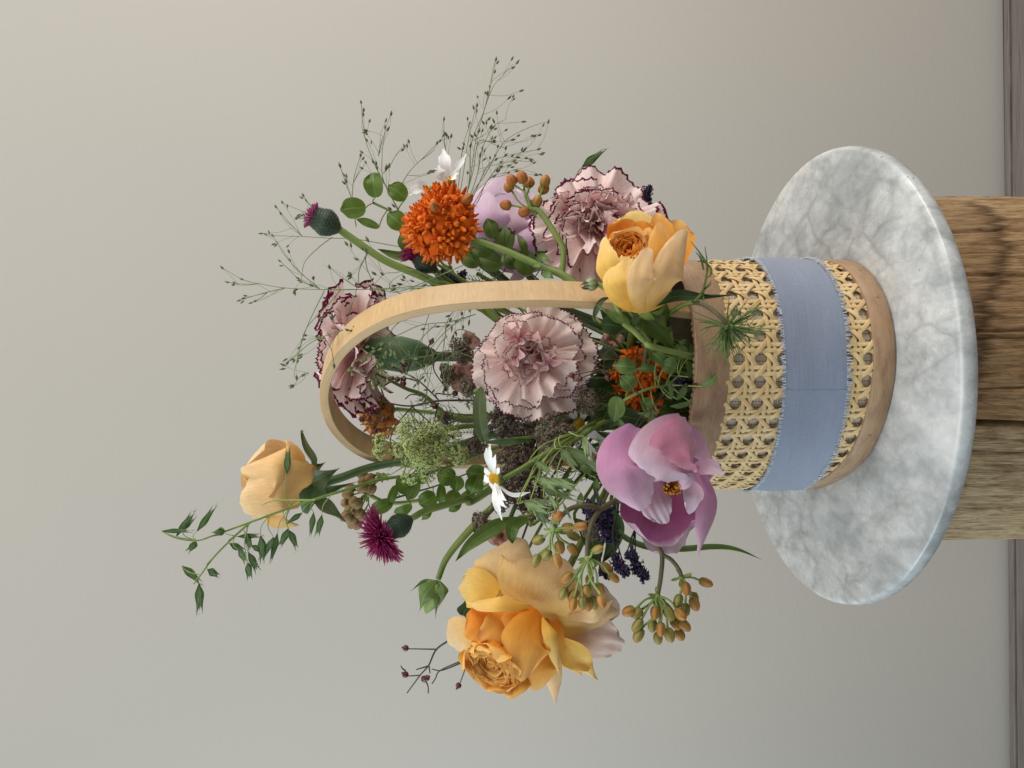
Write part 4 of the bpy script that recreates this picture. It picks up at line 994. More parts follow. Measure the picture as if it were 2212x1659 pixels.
ped.link('pedicel', M_STEML, mw)
for px, py in ((1010, 430), (938, 446)):
    o = Mesh(); p = at(px, py, -.42 if px < 985 else -.36); seed_bud(o, p, nrm(p - hc), 33 * pxu(-.4), 11 * pxu(-.4)); o.link('bud', BUD_RD, mw)
bud_cluster(mw, (812, 672), [(650, 432), (628, 490), (735, 410), (795, 450), (925, 440), (915, 500), (860, 605), (603, 636), (752, 695)], F4, -.36, [BUD_RD, BUD_RD, BUD_OR], 26, 11.8, .0052, .05, 1)
stem(mw, M_STEM, [hc - hax * hR * .75] + Q(F4, [(340, 920, -.30), (600, 1010, -.34), (850, 1120, -.38), (1060, 1205, -.42), (1200, 1310, -.44), (1360, 1430, -.46), (1620, 1600, -.42)]) + into_basket(10), [.011, .0145, .016, .016, .015])
stem(mw, M_STEM, Q(F4, [(812, 672, -.36), (880, 690, -.37), (1000, 860, -.40), (1072, 1000, -.41), (1065, 1190, -.42)]), [.011, .0125, .012])
for pp, hw in (([(830, 1120, -.38), (870, 1130, -.42), (905, 1160, -.43)], 10), ([(900, 1200, -.40), (960, 1215, -.44), (1000, 1240, -.44)], 12), ([(850, 1110, -.38), (910, 1060, -.40), (990, 1130, -.42)], 12)):
    petal(mw, M_LEAFP, Q(F4, pp), hw * .7, name='leaf', prof=POINT)

mw2 = thing('milkweed_buds', 'forked milkweed stem with two clusters of yellow orange buds over the largest rose', 'milkweed', at(1190, 1160, -.7), 'milkweeds')
bud_cluster(mw2, (1080, 130), [(980, 200), (1100, 50), (1165, 120), (1240, 115), (1200, 175), (1115, 245), (1195, 260), (1030, 295), (965, 330), (1100, 330)], F8, -.72, [BUD_OR, BUD_GR, BUD_OR], 31, 10.6, .0050, .06, 2)
bud_cluster(mw2, (1285, 310), [(1350, 258), (1405, 375), (1450, 435), (1155, 435), (1300, 455), (1135, 535), (1195, 545), (1280, 515), (1365, 510), (1197, 600), (1255, 595), (1292, 602), (1325, 592), (1375, 582)], F8, -.74, [BUD_OR, BUD_GR, BUD_OR], 32, 10.2, .0046, .06, 3)
G4 = lambda x, y: (1014.9 + .23155 * x, 877.8 + .23155 * y)
stem(mw2, M_STEMB, Q(G4, [(1350, 880, -.56), (1225, 955, -.64), (1130, 930, -.68), (980, 940, -.72), (870, 1010, -.73), (780, 1150, -.72)]), [.010, .010, .009, .0075])
stem(mw2, M_STEMB, [*into_basket(11)[::-1]] + Q(G4, [(1500, 760, -.50), (1350, 880, -.56), (1225, 960, -.64), (1140, 1080, -.70), (1100, 1250, -.74), (1092, 1400, -.74)]), [.011, .011, .010, .008])

mw3 = thing('milkweed_buds', 'forked milkweed stem with two hanging clusters of orange buds below the open peony', 'milkweed', at(1430, 1290, -.7), 'milkweeds')
bud_cluster(mw3, (1720, 545), [(1540, 645), (1590, 655), (1595, 730), (1602, 792), (1705, 655), (1690, 735), (1742, 757), (1725, 812), (1795, 660), (1797, 792), (1835, 725), (1860, 790), (1865, 662), (1890, 732)], F8, -.66, [BUD_OR, BUD_OR, BUD_GR], 32, 11.0, .0050, .06, 4)
bud_cluster(mw3, (1870, 432), [(2022, 465), (1898, 503), (1850, 580), (1950, 558), (1953, 598), (1895, 635)], F8, -.66, [BUD_OR, BUD_OR, BUD_GR], 30, 11.0, .0050, .05, 5)
stem(mw3, M_STEMB, [*into_basket(12)[::-1], at(1360, 1090, -.56)] + Q(F8, [(1710, 225, -.64), (1748, 290, -.66), (1742, 420, -.67), (1722, 545, -.66)]), [.010, .010, .009, .008])
stem(mw3, M_STEMB, Q(F8, [(1748, 290, -.66), (1805, 322, -.67), (1855, 385, -.67), (1872, 434, -.66)]), [.008, .008, .008])

mw4 = thing('butterfly_milkweed', 'faded rust orange milkweed head behind the top of the hoop handle', 'milkweed', at(810, 890, .3), 'milkweeds')
RH = lambda x, y: (768 + .19842 * x, 713.2 + .19842 * y)
r = random.Random(5); hub = at(*RH(440, 860), .34)
mbp = Mesh()
for (x, y) in [(80, 650), (130, 575), (145, 790), (60, 860), (235, 830), (160, 900), (270, 850), (320, 950), (180, 960), (200, 1050), (285, 1050), (250, 1120), (335, 1090), (360, 1000), (110, 830), (230, 1010), (130, 960), (290, 920), (160, 700), (220, 900), (240, 960)]:
    p = at(*RH(x, y), .34 + r.uniform(-.1, .06)); FL_BR.put(mw4, p, nrm(p - hub + np.array([0, -.1, 0])), r.random() * 6.28, r.uniform(.7, .95))
    mbp.tube(spline([hub, (hub + p) / 2 + np.array([r.gauss(0, .01), r.gauss(0, .01), .01]), p], 7), .0045, 4)
mbp.link('pedicel', M_STEML, mw4)
stem(mw4, M_STEML, [hub, at(*RH(900, 905), .34), at(*RH(1290, 930), .3)] + into_basket(13), .011)
stem(mw4, M_STEM, [at(*RH(220, 470), .30), at(*RH(400, 560), .30), at(*RH(560, 640), .30), at(*RH(760, 720), .30), at(*RH(1030, 940), .28), at(1040, 905, .2)], [.006, .010, .012])

mw5 = thing('milkweed_buds', 'dull brown milkweed bud cluster behind the dark pink thistle head', 'milkweed', at(780, 1080, .3), 'milkweeds')
RDf = lambda x, y: (658.3 + .26455 * x, 877.8 + .26455 * y)
for hub_, bl in (((515, 720), [(370, 665), (350, 720), (330, 788), (400, 780), (362, 850), (440, 870), (330, 900), (392, 925), (470, 900), (430, 965), (380, 960), (430, 800)]), ((640, 560), [(470, 560), (480, 610), (520, 640), (470, 670), (545, 680), (530, 590)])):
    bud_cluster(mw5, hub_, bl, RDf, .30, [BUD_BR], 24, 10.5, .0045, .06, 6)
stem(mw5, M_STEML, Q(RDf, [(515, 720, .3), (700, 790, .3), (1000, 760, .28), (1400, 690, .25)]) + into_basket(14), .010)

mw6 = thing('butterfly_milkweed', 'small deep orange milkweed head tucked inside the basket mouth among round leaves', 'milkweed', at(1380, 830, -.35), 'milkweeds')
RI = lambda x, y: (1206.9 + .23147 * x, 603.5 + .23147 * y)
r = random.Random(8)
for (x, y) in [(640, 710), (720, 695), (790, 745), (930, 830), (860, 790), (550, 880), (560, 1040), (850, 930), (740, 1060), (790, 1100), (750, 1180), (870, 1180), (720, 1250), (830, 1290), (800, 860), (700, 800), (760, 990), (820, 1020), (690, 1120), (640, 820), (760, 920), (700, 950)]:
    p = at(*RI(x, y), -.29 + r.uniform(-.06, .06)); FL_OR.put(mw6, p, nrm(np.array([r.gauss(0, .7), -1, .3 + r.gauss(0, .6)])), r.random() * 6.28, r.uniform(.42, .66))
stem(mw6, M_STEM, [at(*RI(760, 980), -.18), at(*RI(1000, 1000), -.14)] + into_basket(15)[1:], .012)

# ------------------------------------------------------------------ thistles
TH_PINK = grad_mat('thistle_bristle', [(0, (.30, .03, .12)), (.5, (.26, .012, .085)), (.85, (.34, .02, .12)), (1, (.44, .06, .19))], .5, .2)
TH_PALE = grad_mat('thistle_bristle_pale', [(0, (.40, .12, .25)), (1, (.45, .09, .24))], .5, .2)
TH_GRN = grad_mat('thistle_scale', [(0, (.055, .085, .045)), (.5, (.035, .065, .040)), (.8, (.075, .090, .060)), (1, (.025, .022, .022))], .6)
def thistle(parent, base, axis, R, L, nb, bl, mat, spread=1.0, seed=0, mid=.55):
    r = random.Random(seed); ax = nrm(axis); B = basis(ax); base = P3(base)
    mb = Mesh(); prof = lambda t: R * (math.sin(min(1, t * 1.15 + .12) * math.pi * .62) ** .8) * (1 - .22 * max(0, t - .6) / .4)
    mb.lathe(base, ax, [(L * t, prof(t)) for t in np.linspace(0, 1, 10)], 16)
    for row in range(9):
        t = .06 + row * .105; n = 18
        for i in range(n):
            a = 6.2832 * (i + .5 * (row % 2)) / n + r.uniform(-.06, .06); rd = B[:, 0] * math.cos(a) + B[:, 1] * math.sin(a)
            p0 = base + ax * L * t + rd * prof(t) * .99; p1 = base + ax * L * (t + .10) + rd * prof(t + .10) * 1.035; p2 = base + ax * L * (t + .21) + rd * (prof(min(1, t + .2)) * 1.05 + .004)
            G, U = sheet(spline([p0, p1, p2], 5), R * .16, rd, prof=POINT, cup=-.2, nu=3, nv=5); mb.grid(G, U)
    mb.link('flower_cup', TH_GRN, parent)
    mb = Mesh(); top = base + ax * L * .92
    for i in range(nb):
        q = math.sqrt((i + .5) / nb); a = i * 2.39996
        rd = B[:, 0] * math.cos(a) + B[:, 1] * math.sin(a)
        an = q * spread * mid * 2.0
        D = ax * math.cos(an) + rd * math.sin(an)
        p0 = top + rd * R * .66 * q; l = bl * r.uniform(.78, 1.08) * (1 - .12 * q)
        w_ = np.array([r.gauss(0, .05) for _ in range(3)])
        P = spline([p0, p0 + (ax * .6 + D * .4) * l * .5, p0 + (ax * .2 + D * .8 + w_) * l], 6)
        mb.tube(P, [.0038, .0036, .0040, .0016], 4, cap=False)
    mb.link('bristles', mat, parent, kind='stuff')
RDq = lambda x, y, Y: (*RDf(x, y), Y)
th = thistle_ = thing('thistle', 'dark magenta thistle head in full bristle between the peach rosebud and green rosebud', 'thistle', at(*RDq(850, 920, -.1)), 'thistles')
a_, b_ = at(*RDq(872, 915, -.10)), at(*RDq(600, 1075, -.14))
thistle(th, a_, b_ - a_, .050, .112, 520, .135, TH_PINK, 1.6, 3)
stem(th, M_STEM, [a_] + [at(*RDq(*p)) for p in [(900, 900, -.1), (1000, 850, -.08), (1300, 760, -.05), (1500, 690, 0)]] + into_basket(16), [.013, .017, .016])
RF = lambda x, y: (658.3 + .26455 * x, 109.7 + .26455 * y)
t2 = thing('thistle', 'budding thistle with green scaly cup and a tuft of pink, standing above the round leaves', 'thistle', at(*RF(280, 1460), -.05), 'thistles')
a_, b_ = at(*RF(285, 1462), -.05), at(*RF(70, 1350), -.08)
thistle(t2, a_, b_ - a_, .058, .118, 150, .046, TH_PALE, .9, 4)
stem(t2, M_STEM, [a_] + [at(*p) for p in ((760, 515, -.05), (830, 562, -.05), (900, 592, -.04), (947, 613, -.02), (1020, 650, 0))] + into_basket(17), [.016, .017, .019, .018])
t3 = thing('thistle', 'magenta thistle head peeping out below the vivid orange milkweed head', 'thistle', at(932, 580, .0), 'thistles')
thistle(t3, at(938, 585, .02), pv(-.7, -.65, .3), .052, .10, 200, .08, TH_PINK, .9, 5)
stem(t3, M_STEMD, [at(938, 585, .02), at(975, 612, .04), at(1040, 660, .05)] + into_basket(18), .014)

# ------------------------------------------------------------------ daisies
DA_WHT = petal_mat('daisy_petal', [(0, (.74, .76, .66)), (.3, (.90, .90, .87)), (1, (.94, .94, .93))], .12, vein=.15, mott=.05, vs=10)
DA_YEL = plain_mat('daisy_disc', (.55, .30, .015), (.72, .44, .03), 400, .7)
def daisy_disc(parent, c, axis, R, seed=0):
    B = basis(axis); c = P3(c); ax = nrm(axis); mb = Mesh()
    mb.lathe(c - ax * R * .25, ax, [(0, R * .9), (R * .25, R), (R * .55, R * .8), (R * .75, R * .4), (R * .8, .0005)], 14)
    for i in range(90):
        q = math.sqrt((i + .5) / 90); a = i * 2.39996; h = .78 * (1 - q * q) * R
        mb.ball(c - ax * R * .22 + ax * (h + R * .2) + (B[:, 0] * math.cos(a) + B[:, 1] * math.sin(a)) * R * q, R * .09, 5)
    mb.link('disc', DA_YEL, parent)
    g = Mesh(); g.lathe(c - ax * R * .75, ax, [(0, R * .25), (R * .2, R * .8), (R * .5, R * 1.02), (R * .62, R * 1.0)], 12); g.link('green_cup', M_STEM, parent)
d1 = thing('daisy', 'white daisy seen edge on beside the dark lace flowers, one petal bent back', 'daisy', at(1072, 1030, -.6), 'daisies')
daisy_disc(d1, (*G4(238, 668), -.62), pv(-.95, .15, .25), .030)
for pts, hw in (([(225, 625, -.64), (185, 480, -.70), (188, 350, -.72)], 26), ([(215, 625, -.60), (165, 490, -.62), (152, 385, -.62)], 22), ([(235, 620, -.66), (225, 540, -.74), (242, 448, -.78)], 22), ([(245, 630, -.66), (265, 600, -.72), (280, 575, -.76)], 20), ([(205, 640, -.58), (150, 600, -.52), (138, 570, -.48)], 24), ([(210, 690, -.60), (160, 680, -.58), (135, 640, -.55)], 26), ([(235, 710, -.64), (238, 860, -.70), (302, 1066, -.70)], 30), ([(250, 720, -.66), (280, 870, -.72), (340, 948, -.74)], 20), ([(265, 730, -.66), (300, 830, -.72), (342, 880, -.76)], 20), ([(270, 740, -.66), (400, 825, -.70), (568, 800, -.72)], 17), ([(225, 700, -.60), (205, 740, -.56), (200, 760, -.52)], 26)):
    petal(d1, DA_WHT, [(*G4(x, y), Y) for x, y, Y in pts], hw * .23155 * 1.25, prof=[(0, .3), (.3, .8), (.65, 1), (.9, .85), (1, .45)], cup=.22, nu=7, nv=12, face=(-.5, .1, .8), bow=.18)
stem(d1, M_STEM, [(*G4(320, 672), -.58), (*G4(500, 570), -.56), (*G4(690, 450), -.52), (*G4(1000, 300), -.46), (*G4(1300, 130), -.4)] + into_basket(19), .0105)
d2 = thing('daisy', 'white daisy with drooping petals half hidden behind the vivid orange milkweed head', 'daisy', at(*RF(1180, 1060), -.05), 'daisies')
daisy_disc(d2, (*RF(1175, 1070), -.05), pv(-.3, -.95, .0), .030, 1)
for pts, hw in (([(1170, 1040, -.06), (1145, 920, -.08), (1130, 798, -.06)], 44), ([(1160, 1050, -.10), (1110, 1010, -.14), (1092, 935, -.14)], 40), ([(1195, 1030, -.06), (1250, 940, -.08), (1325, 838, -.06)], 24), ([(1195, 1035, -.08), (1225, 1005, -.12), (1260, 1000, -.13)], 24), ([(1160, 1045, 0), (1100, 985, .05), (1090, 930, .06)], 30), ([(1195, 1045, -.10), (1215, 1035, -.14), (1240, 1040, -.15)], 22)):
    petal(d2, DA_WHT, [(*RF(x, y), Y) for x, y, Y in pts], hw * .26455 * 1.15, prof=[(0, .3), (.3, .8), (.65, 1), (.9, .85), (1, .45)], cup=.15, nu=7, nv=12, bow=.2)
stem(d2, M_STEMD, [(*RF(1175, 1110), 0), (1010, 480, .12), (1080, 600, .12)] + into_basket(20), .009)
d4 = thing('daisy', 'white daisy on its side, narrow petals showing above the round leaf by the orange milkweed', 'daisy', at(915, 410, .05), 'daisies')
daisy_disc(d4, (*RF(1020, 1150), .08), pv(-.5, -.6, -.5), .028, 2)
for pts, hw in (([(1010, 1130, .06), (920, 1095, .02), (832, 1150, .0)], 26), ([(1010, 1140, .03), (930, 1130, -.02), (850, 1185, -.03)], 26), ([(1010, 1120, .08), (940, 1080, .06), (870, 1105, .05)], 24), ([(1015, 1150, .02), (1005, 1180, -.02), (1000, 1220, -.02)], 16), ([(1020, 1130, .08), (1030, 1160, .0), (1035, 1200, -.02)], 14)):
    petal(d4, DA_WHT, [(*RF(x, y), Y) for x, y, Y in pts], hw * .26455 * 1.15, prof=[(0, .3), (.3, .8), (.65, 1), (.9, .85), (1, .45)], cup=.15, nu=7, nv=12, bow=.2)
stem(d4, M_STEMD, [(*RF(1030, 1165), .1), (960, 470, .14), (1060, 590, .12)] + into_basket(21), .009)
d3 = thing('daisy', 'drooping white daisy deep in the bouquet between the central carnation and open peony', 'daisy', at(1265, 930, -.3), 'daisies')
daisy_disc(d3, (*G4(1020, 170), -.30), pv(.5, .3, .6), .030, 3)
for pts, hw in (([(1040, 200, -.32), (1130, 250, -.36), (1225, 280, -.36)], 32), ([(1050, 220, -.30), (1180, 290, -.34), (1325, 355, -.34)], 26), ([(1030, 220, -.32), (1090, 370, -.36), (1140, 500, -.36)], 22), ([(1040, 230, -.34), (1110, 360, -.36), (1210, 470, -.36)], 16), ([(1000, 120, -.30), (960, 70, -.32), (930, 40, -.33)], 34), ([(1040, 140, -.30), (1060, 70, -.32), (1050, 10, -.32)], 30), ([(1020, 230, -.28), (1010, 320, -.28), (1000, 400, -.26)], 24)):
    petal(d3, DA_WHT, [(*G4(x, y), Y) for x, y, Y in pts], hw * .23155 * 1.2, prof=[(0, .3), (.3, .8), (.65, 1), (.9, .85), (1, .45)], cup=.15, nu=7, nv=12, bow=.2)
stem(d3, M_STEMD, [(*G4(1015, 160), -.26), (*G4(1150, 60), -.2)] + into_basket(22), .009)

# ------------------------------------------------------------------ lace flowers (umbels)
LA_GRN = plain_mat('lace_green', (.42, .50, .17), (.60, .66, .30), 260, .6, .2)
LA_GRN2 = plain_mat('lace_olive', (.30, .33, .10), (.44, .46, .16), 260, .6, .1)
LA_DRK = plain_mat('lace_dark', (.045, .028, .022), (.12, .075, .055), 240, .65)
LA_MID = plain_mat('lace_brown', (.11, .085, .055), (.24, .19, .13), 240, .65)
def umbellet(parent, c, axis, R, n, mats, seed, name='umbellet', fl=.0068, ray=.0018, raymat=None):
    """a small tuft: fine rays, each with a five-lobed floret; one part, its many florets joined"""
    r = random.Random(seed); ax = nrm(axis); B = basis(ax); c = P3(c); mb = Mesh()
    root = c - ax * R * .75
    for i in range(n):
        q = math.sqrt((i + .5) / n); a = i * 2.39996 + r.uniform(-.3, .3)
        D = nrm(ax * (1.1 - .75 * q) + (B[:, 0] * math.cos(a) + B[:, 1] * math.sin(a)) * q * 1.05)
        p = root + D * R * r.uniform(.85, 1.2)
        mb.tube(np.array([root, (root + p) / 2 + np.array([0, 0, .002]), p]), ray, 3, cap=False, m=1)
        bx = basis(D)
        m = 0 if r.random() < .7 else 2
        for j in range(4):
            t = j * 1.57 + r.random(); d = bx[:, 0] * math.cos(t) + bx[:, 1] * math.sin(t)
            s_ = fl * r.uniform(.7, 1.2)
            e = np.cross(D, d)
            mb.add([p, p + d * s_ + e * s_ * .55 + D * s_ * .5, p + d * s_ * 1.5 + D * s_ * .25, p + d * s_ - e * s_ * .55 + D * s_ * .5], [(0, 1, 2, 3)], None, m)
        mb.ball(p + D * fl * .25, fl * .5, 4, m=m)
    return mb.link(name, [mats[0], raymat or M_STEML, mats[1]], parent, kind='stuff')
la = thing('lace_flower', 'pale green lace flower head spreading over the far leg of the hoop handle', 'lace flower', at(920, 975, -.2), 'lace flowers')
hub = at(*RH(780, 1290), -.12)
r = random.Random(2)
out = [(240, 1210), (230, 1325), (430, 1310), (560, 1000), (720, 1060), (870, 1045), (1085, 1150), (1130, 1335), (1180, 1405), (700, 1500), (820, 1455), (560, 1425), (570, 1625), (780, 1610), (960, 1100), (490, 1100)]
inn = [(640, 1190), (720, 1160), (800, 1190), (880, 1220), (680, 1290), (760, 1290), (840, 1310), (640, 1370), (720, 1390), (800, 1400), (870, 1390), (920, 1290), (590, 1250), (740, 1230), (820, 1250), (700, 1330), (960, 1200), (680, 1450), (600, 1320), (850, 1130), (560, 1190), (760, 1450)]
mbr = Mesh()
for i, (x, y) in enumerate(out + inn):
    o_ = i < len(out)
    p = at(*RH(x, y), -.20 + r.uniform(-.05, .03) - (.0 if o_ else .05)); ax = nrm(nrm(p - hub) * (1.0 if o_ else .6) + np.array([0, -.7, .1]))
    umbellet(la, p, ax,   .036 if o_ else .030, 22 if o_ else 22, (LA_GRN if o_ or r.random() < .5 else LA_GRN2, LA_GRN if r.random() < .6 else LA_GRN2), 50 + i)
    mbr.tube(spline([hub, (hub + p) / 2 + np.array([r.gauss(0, .008), .02, r.gauss(0, .008)]), p - ax * .03], 8), .0034, 4)
mbr.link('rays', M_STEML, la, kind='stuff')
mbb = Mesh()
for i in range(22):
    a = i * .2856 + r.uniform(-.1, .1); L = r.uniform(.13, .24); d = np.array([math.cos(a), r.uniform(-.1, .5), math.sin(a)]); d2 = d + np.array([r.gauss(0, .35), -.2, r.gauss(0, .35)])
    P = spline([hub, hub + d * L * .5, hub + d * L * .5 + nrm(d2) * L * .5], 8); mbb.tube(P, [.004, .003, .001], 4)
    for sgn in (-1, 1): mbb.tube(spline([P[4], P[4] + nrm(d + sgn * .7 * np.cross(d, (0, 1, 0))) * L * .25, P[4] + nrm(d + sgn * .4 * np.cross(d, (0, 1, 0))) * L * .42], 5), [.0028, .0008], 4)
mbb.link('bracts', M_STEM, la, kind='stuff')
stem(la, M_STEM, [hub, at(*RH(1000, 1090), -.05), at(*RH(1290, 1040), 0), at(1080, 915, 0)] + into_basket(23), .012)
def dark_lace(label, heads, stem_pts, k, f, fl=.0062, mats=(LA_DRK, LA_MID), flat=.6):
    """heads: (x, y, Y, radius px, tufts)"""
    x, y, Y = heads[0][:3]
    t = thing('lace_flower', label, 'lace flower', at(*f(x, y), Y), 'lace flowers'); r = random.Random(k)
    for hx, hy, Y, R, n in heads:
        c = at(*f(hx, hy), Y); R = R * pxu(Y); ax = nrm(np.array([r.gauss(0, .2), -.8, .45 + r.gauss(0, .2)])); B = basis(ax); hub = c - ax * R * .7
        mb = Mesh()
        for i in range(n):
            q = math.sqrt((i + .5) / n); a = i * 2.39996
            p = c + (B[:, 0] * math.cos(a) + B[:, 1] * math.sin(a)) * R * .85 * q + ax * R * .25 * (1 - q * q) + np.array([r.gauss(0, .006) for _ in range(3)])
            umbellet(t, p, nrm(ax + .6 * nrm(p - hub)), max(.022, R * .26), 17, mats, k * 100 + i, fl=fl, raymat=M_STEMB)
            mb.tube(spline([hub, (hub + p) / 2, p], 5), .0026, 4)
        for i in range(14):
            a = r.random() * 6.28; d = (B[:, 0] * math.cos(a) + B[:, 1] * math.sin(a)) * R * r.uniform(.9, 1.35)
            mb.tube(spline([hub, hub + d * .6, hub + d + ax * R * .2], 5), [.0025, .0008], 3)
        mb.link('rays', M_STEMB, t, kind='stuff')
        stem(t, M_STEMB, [hub] + [at(*p) for p in stem_pts] + into_basket(k), .007, n=24, seg=5)
    return t
dark_lace('chocolate brown lace umbel just above the central carnation, inside the handle hoop', [(1150, 220, -.15, 27, 9), (1235, 610, -.2, 24, 8)], [(1080, 790, -.1)], 24, RH, mats=(LA_MID, LA_DRK))
dark_lace('small chocolate brown lace umbel standing free among fine twigs inside the hoop', [(1000, 495, -.1, 22, 8)], [(1040, 815, -.05)], 25, RH, mats=(LA_DRK, LA_MID))
dark_lace('little lace umbel beside the pale green lace flower', [(960, 955, .0, 12, 4), (1290, 1260, -.1, 22, 7)], [(1060, 900, 0)], 26, RH, mats=(LA_MID, LA_DRK))
dark_lace('broad mass of dark chocolate lace flower beneath the central carnation', [(330, 170, -.30, 44, 14), (520, 250, -.34, 40, 12), (420, 480, -.36, 48, 16), (480, 720, -.36, 52, 18), (590, 920, -.36, 40, 12), (300, 830, -.34, 34, 9)], [(1180, 930, -.25)], 27, G4)
dark_lace('paler brown starry lace umbel between the central carnation and the oats', [(745, 260, -.46, 38, 15), (790, 430, -.48, 30, 10), (860, 210, -.42, 26, 8)], [(1250, 930, -.35)], 28, G4, fl=.0056, mats=(LA_MID, LA_DRK))
dark_lace('small brown lace umbel near the green rosebud stem', [(105, 1085, -.22, 22, 8)], [(1130, 1020, -.2)], 29, G4, mats=(LA_MID, LA_DRK))
dark_lace('tufted brown lace umbel on the basket side of the central carnation', [(270, 1140, -.42, 28, 10)], [(1330, 850, -.3)], 30, RI, fl=.0052, mats=(LA_MID, LA_MID))
dark_lace('ragged little lace umbel at the back of the bud clusters', [(1110, 1150, -.60, 16, 5)], [(1330, 1030, -.4)], 31, G4, mats=(LA_MID, LA_MID))

# ------------------------------------------------------------------ oats
OAT = leaf_mat('oat_glume', (.085, .150, .050), (.15, .235, .085), (.26, .35, .16), .3, vs=9)
OATP = leaf_mat('oat_glume_pale', (.17, .26, .085), (.33, .42, .20), (.46, .53, .32), .35, vs=8)
OAT_TIP = plain_mat('oat_dry_tip', (.55, .55, .45), (.70, .70, .60), 200, .6, .3)
def spikelet(parent, a, b, wide, mat, seed=0):
    """two boat shaped glumes clasping a floret; from its foot a to its tip b"""
    r = random.Random(seed); A, B_ = P3(a), P3(b); d = B_ - A; L = np.linalg.norm(d); D = d / L
    sd = nrm(np.cross(D, (0, 1, 0))); w = wide * pxu(A[1]); mb = Mesh()
    for sg, k in ((-1, 1.0), (1, .92)):
        mid = A + d * .42 + sd * sg * w * .35; tip = A + d * k + sd * sg * w * r.uniform(.1, .9)
        G, U = sheet(spline([A, mid, tip], 10), w * .80, nrm(np.array([0, -1, 0]) * .9 + sd * sg * .5), prof=LANCE, cup=-.55, nu=7, nv=9, seed=seed + sg); mb.grid(G, U)
        G, U = sheet(spline([A, mid + np.array([0, w * .5, 0]), tip], 10), w * .75, nrm(np.array([0, 1, 0]) * .9 + sd * sg * .5), prof=LANCE, cup=-.55, nu=7, nv=9, seed=seed + sg + 9); mb.grid(G, U)
    G, U = sheet(spline([A, A + d * .5, A + d * .86], 8), w * .55, (0, -1, 0), prof=LANCE, cup=-.6, nu=5, nv=8); mb.grid(G, U)
    for q in range(3): mb.tube(np.array([A + d * .88, A + d * (1.0 + r.uniform(.02, .10)) + sd * r.gauss(0, w * .5)]), [.0012, .0005], 3, m=1)
    mb.link('spikelet', [mat, OAT_TIP], parent)
def fr(f, k): return lambda x, y, Y: (*f(x, y), Y)
RCf = lambda x, y: (329.2 + .2976 * x, 877.8 + .2976 * y)
oat = thing('oat_stalk', 'long nodding oat stalk crossing the peach rosebud, spikelets hanging along it', 'oat', at(*RCf(1180, 680), -.25), 'oats')
OY = -.24
stem(oat, M_STEM, [at(*RCf(x, y), Y) for x, y, Y in [(70, 905, OY), (170, 955, OY), (320, 975, OY), (450, 935, OY), (700, 845, OY), (1000, 735, OY), (1180, 675, OY), (1420, 600, -.2), (1660, 530, -.12)]] + [at(950, 1015, -.08), at(1100, 960, -.05)] + into_basket(32), [.0022, .003, .005, .0065, .0075, .008], n=60)
stem(oat, M_STEM, [at(*RCf(x, y), OY) for x, y in [(710, 842), (600, 940), (450, 1090), (350, 1225), (300, 1290)]], [.005, .002], name='branch')
stem(oat, M_STEML, [at(*RCf(x, y), OY - .02) for x, y in [(1180, 680), (1080, 680), (880, 685), (790, 722)]], [.003, .004, .003, .001], name='dry_leaf')
r = random.Random(3)
OL = [((70, 905), (310, 905), 14), ((175, 940), (310, 745), 20), ((215, 905), (320, 790), 14), ((325, 905), (470, 705), 20), ((530, 905), (425, 925), 26), ((315, 980), (255, 1070), 22), ((215, 1160), (370, 1300), 22), ((338, 1290), (338, 1530), 25), ((400, 1185), (492, 1245), 22), ((620, 945), (810, 938), 16), ((672, 915), (725, 1065), 18), ((560, 995), (690, 1065), 20), ((625, 1050), (690, 1140), 18), ((695, 1060), (777, 1222), 20), ((690, 1130), (707, 1275), 20), ((725, 1010), (800, 1065), 16), ((785, 940), (805, 1160), 24), ((880, 950), (770, 1140), 20), ((907, 925), (852, 1155), 20), ((985, 888), (915, 1040), 22), ((992, 900), (1058, 1050), 20), ((1085, 775), (955, 865), 18), ((1170, 772), (1142, 962), 18), ((1230, 790), (1188, 965), 20), ((974, 488), (986, 275), 21)]
main_ = [(320, 975), (450, 935), (700, 845), (850, 790), (1000, 735), (1180, 675), (600, 940), (450, 1090), (350, 1225), (1300, 640)]
mbp = Mesh()
for i, (a, b, w) in enumerate(OL):
    dy = r.uniform(-.04, .04); A = at(*RCf(*a), OY + dy)
    spikelet(oat, A, at(*RCf(*b), OY + dy + r.uniform(-.03, .03)), w * .2976 * 1.4, OAT, 10 + i)
    j = min(main_, key=lambda m: (m[0] - a[0]) ** 2 + (m[1] - a[1]) ** 2 + (4e5 if m[0] < a[0] - 30 else 0))
    J = at(*RCf(*j), OY); mbp.tube(spline([J, (J + A) / 2 + np.array([0, -.01, .012]), A], 10), [.0022, .0013], 4)
mbp.link('pedicels', M_STEML, oat, kind='stuff')
oat2 = thing('oat_stalk', 'striped pale green oat spikelets drooping between the edge on daisy and the open peony', 'oat', at(1190, 1060, -.7), 'oats')
mbp = Mesh(); J = at(*G4(1000, 250), -.55)
for i, (a, b, w) in enumerate([((850, 390), (1010, 615), 38), ((900, 372), (1405, 715), 46), ((1060, 275), (1118, 490), 30), ((605, 508), (790, 645), 30), ((610, 652), (850, 790), 42), ((690, 680), (1050, 775), 40), ((655, 740), (1025, 885), 44), ((500, 885), (765, 1005), 40), ((520, 880), (820, 908), 24), ((600, 950), (765, 1130), 40), ((740, 830), (830, 980), 22), ((870, 900), (960, 1090), 12)]):
    A = at(*G4(*a), -.74 + r.uniform(-.05, .05)); spikelet(oat2, A, at(*G4(*b), -.78 + r.uniform(-.05, .05)), w * .23155 * 1.5, OATP, 60 + i)
    mbp.tube(spline([J, at(*G4((a[0] + 900) / 2 - 60, (a[1] + 200) / 2), -.68), A + np.array([0, 0, .02]), A], 12), [.003, .0015], 4)
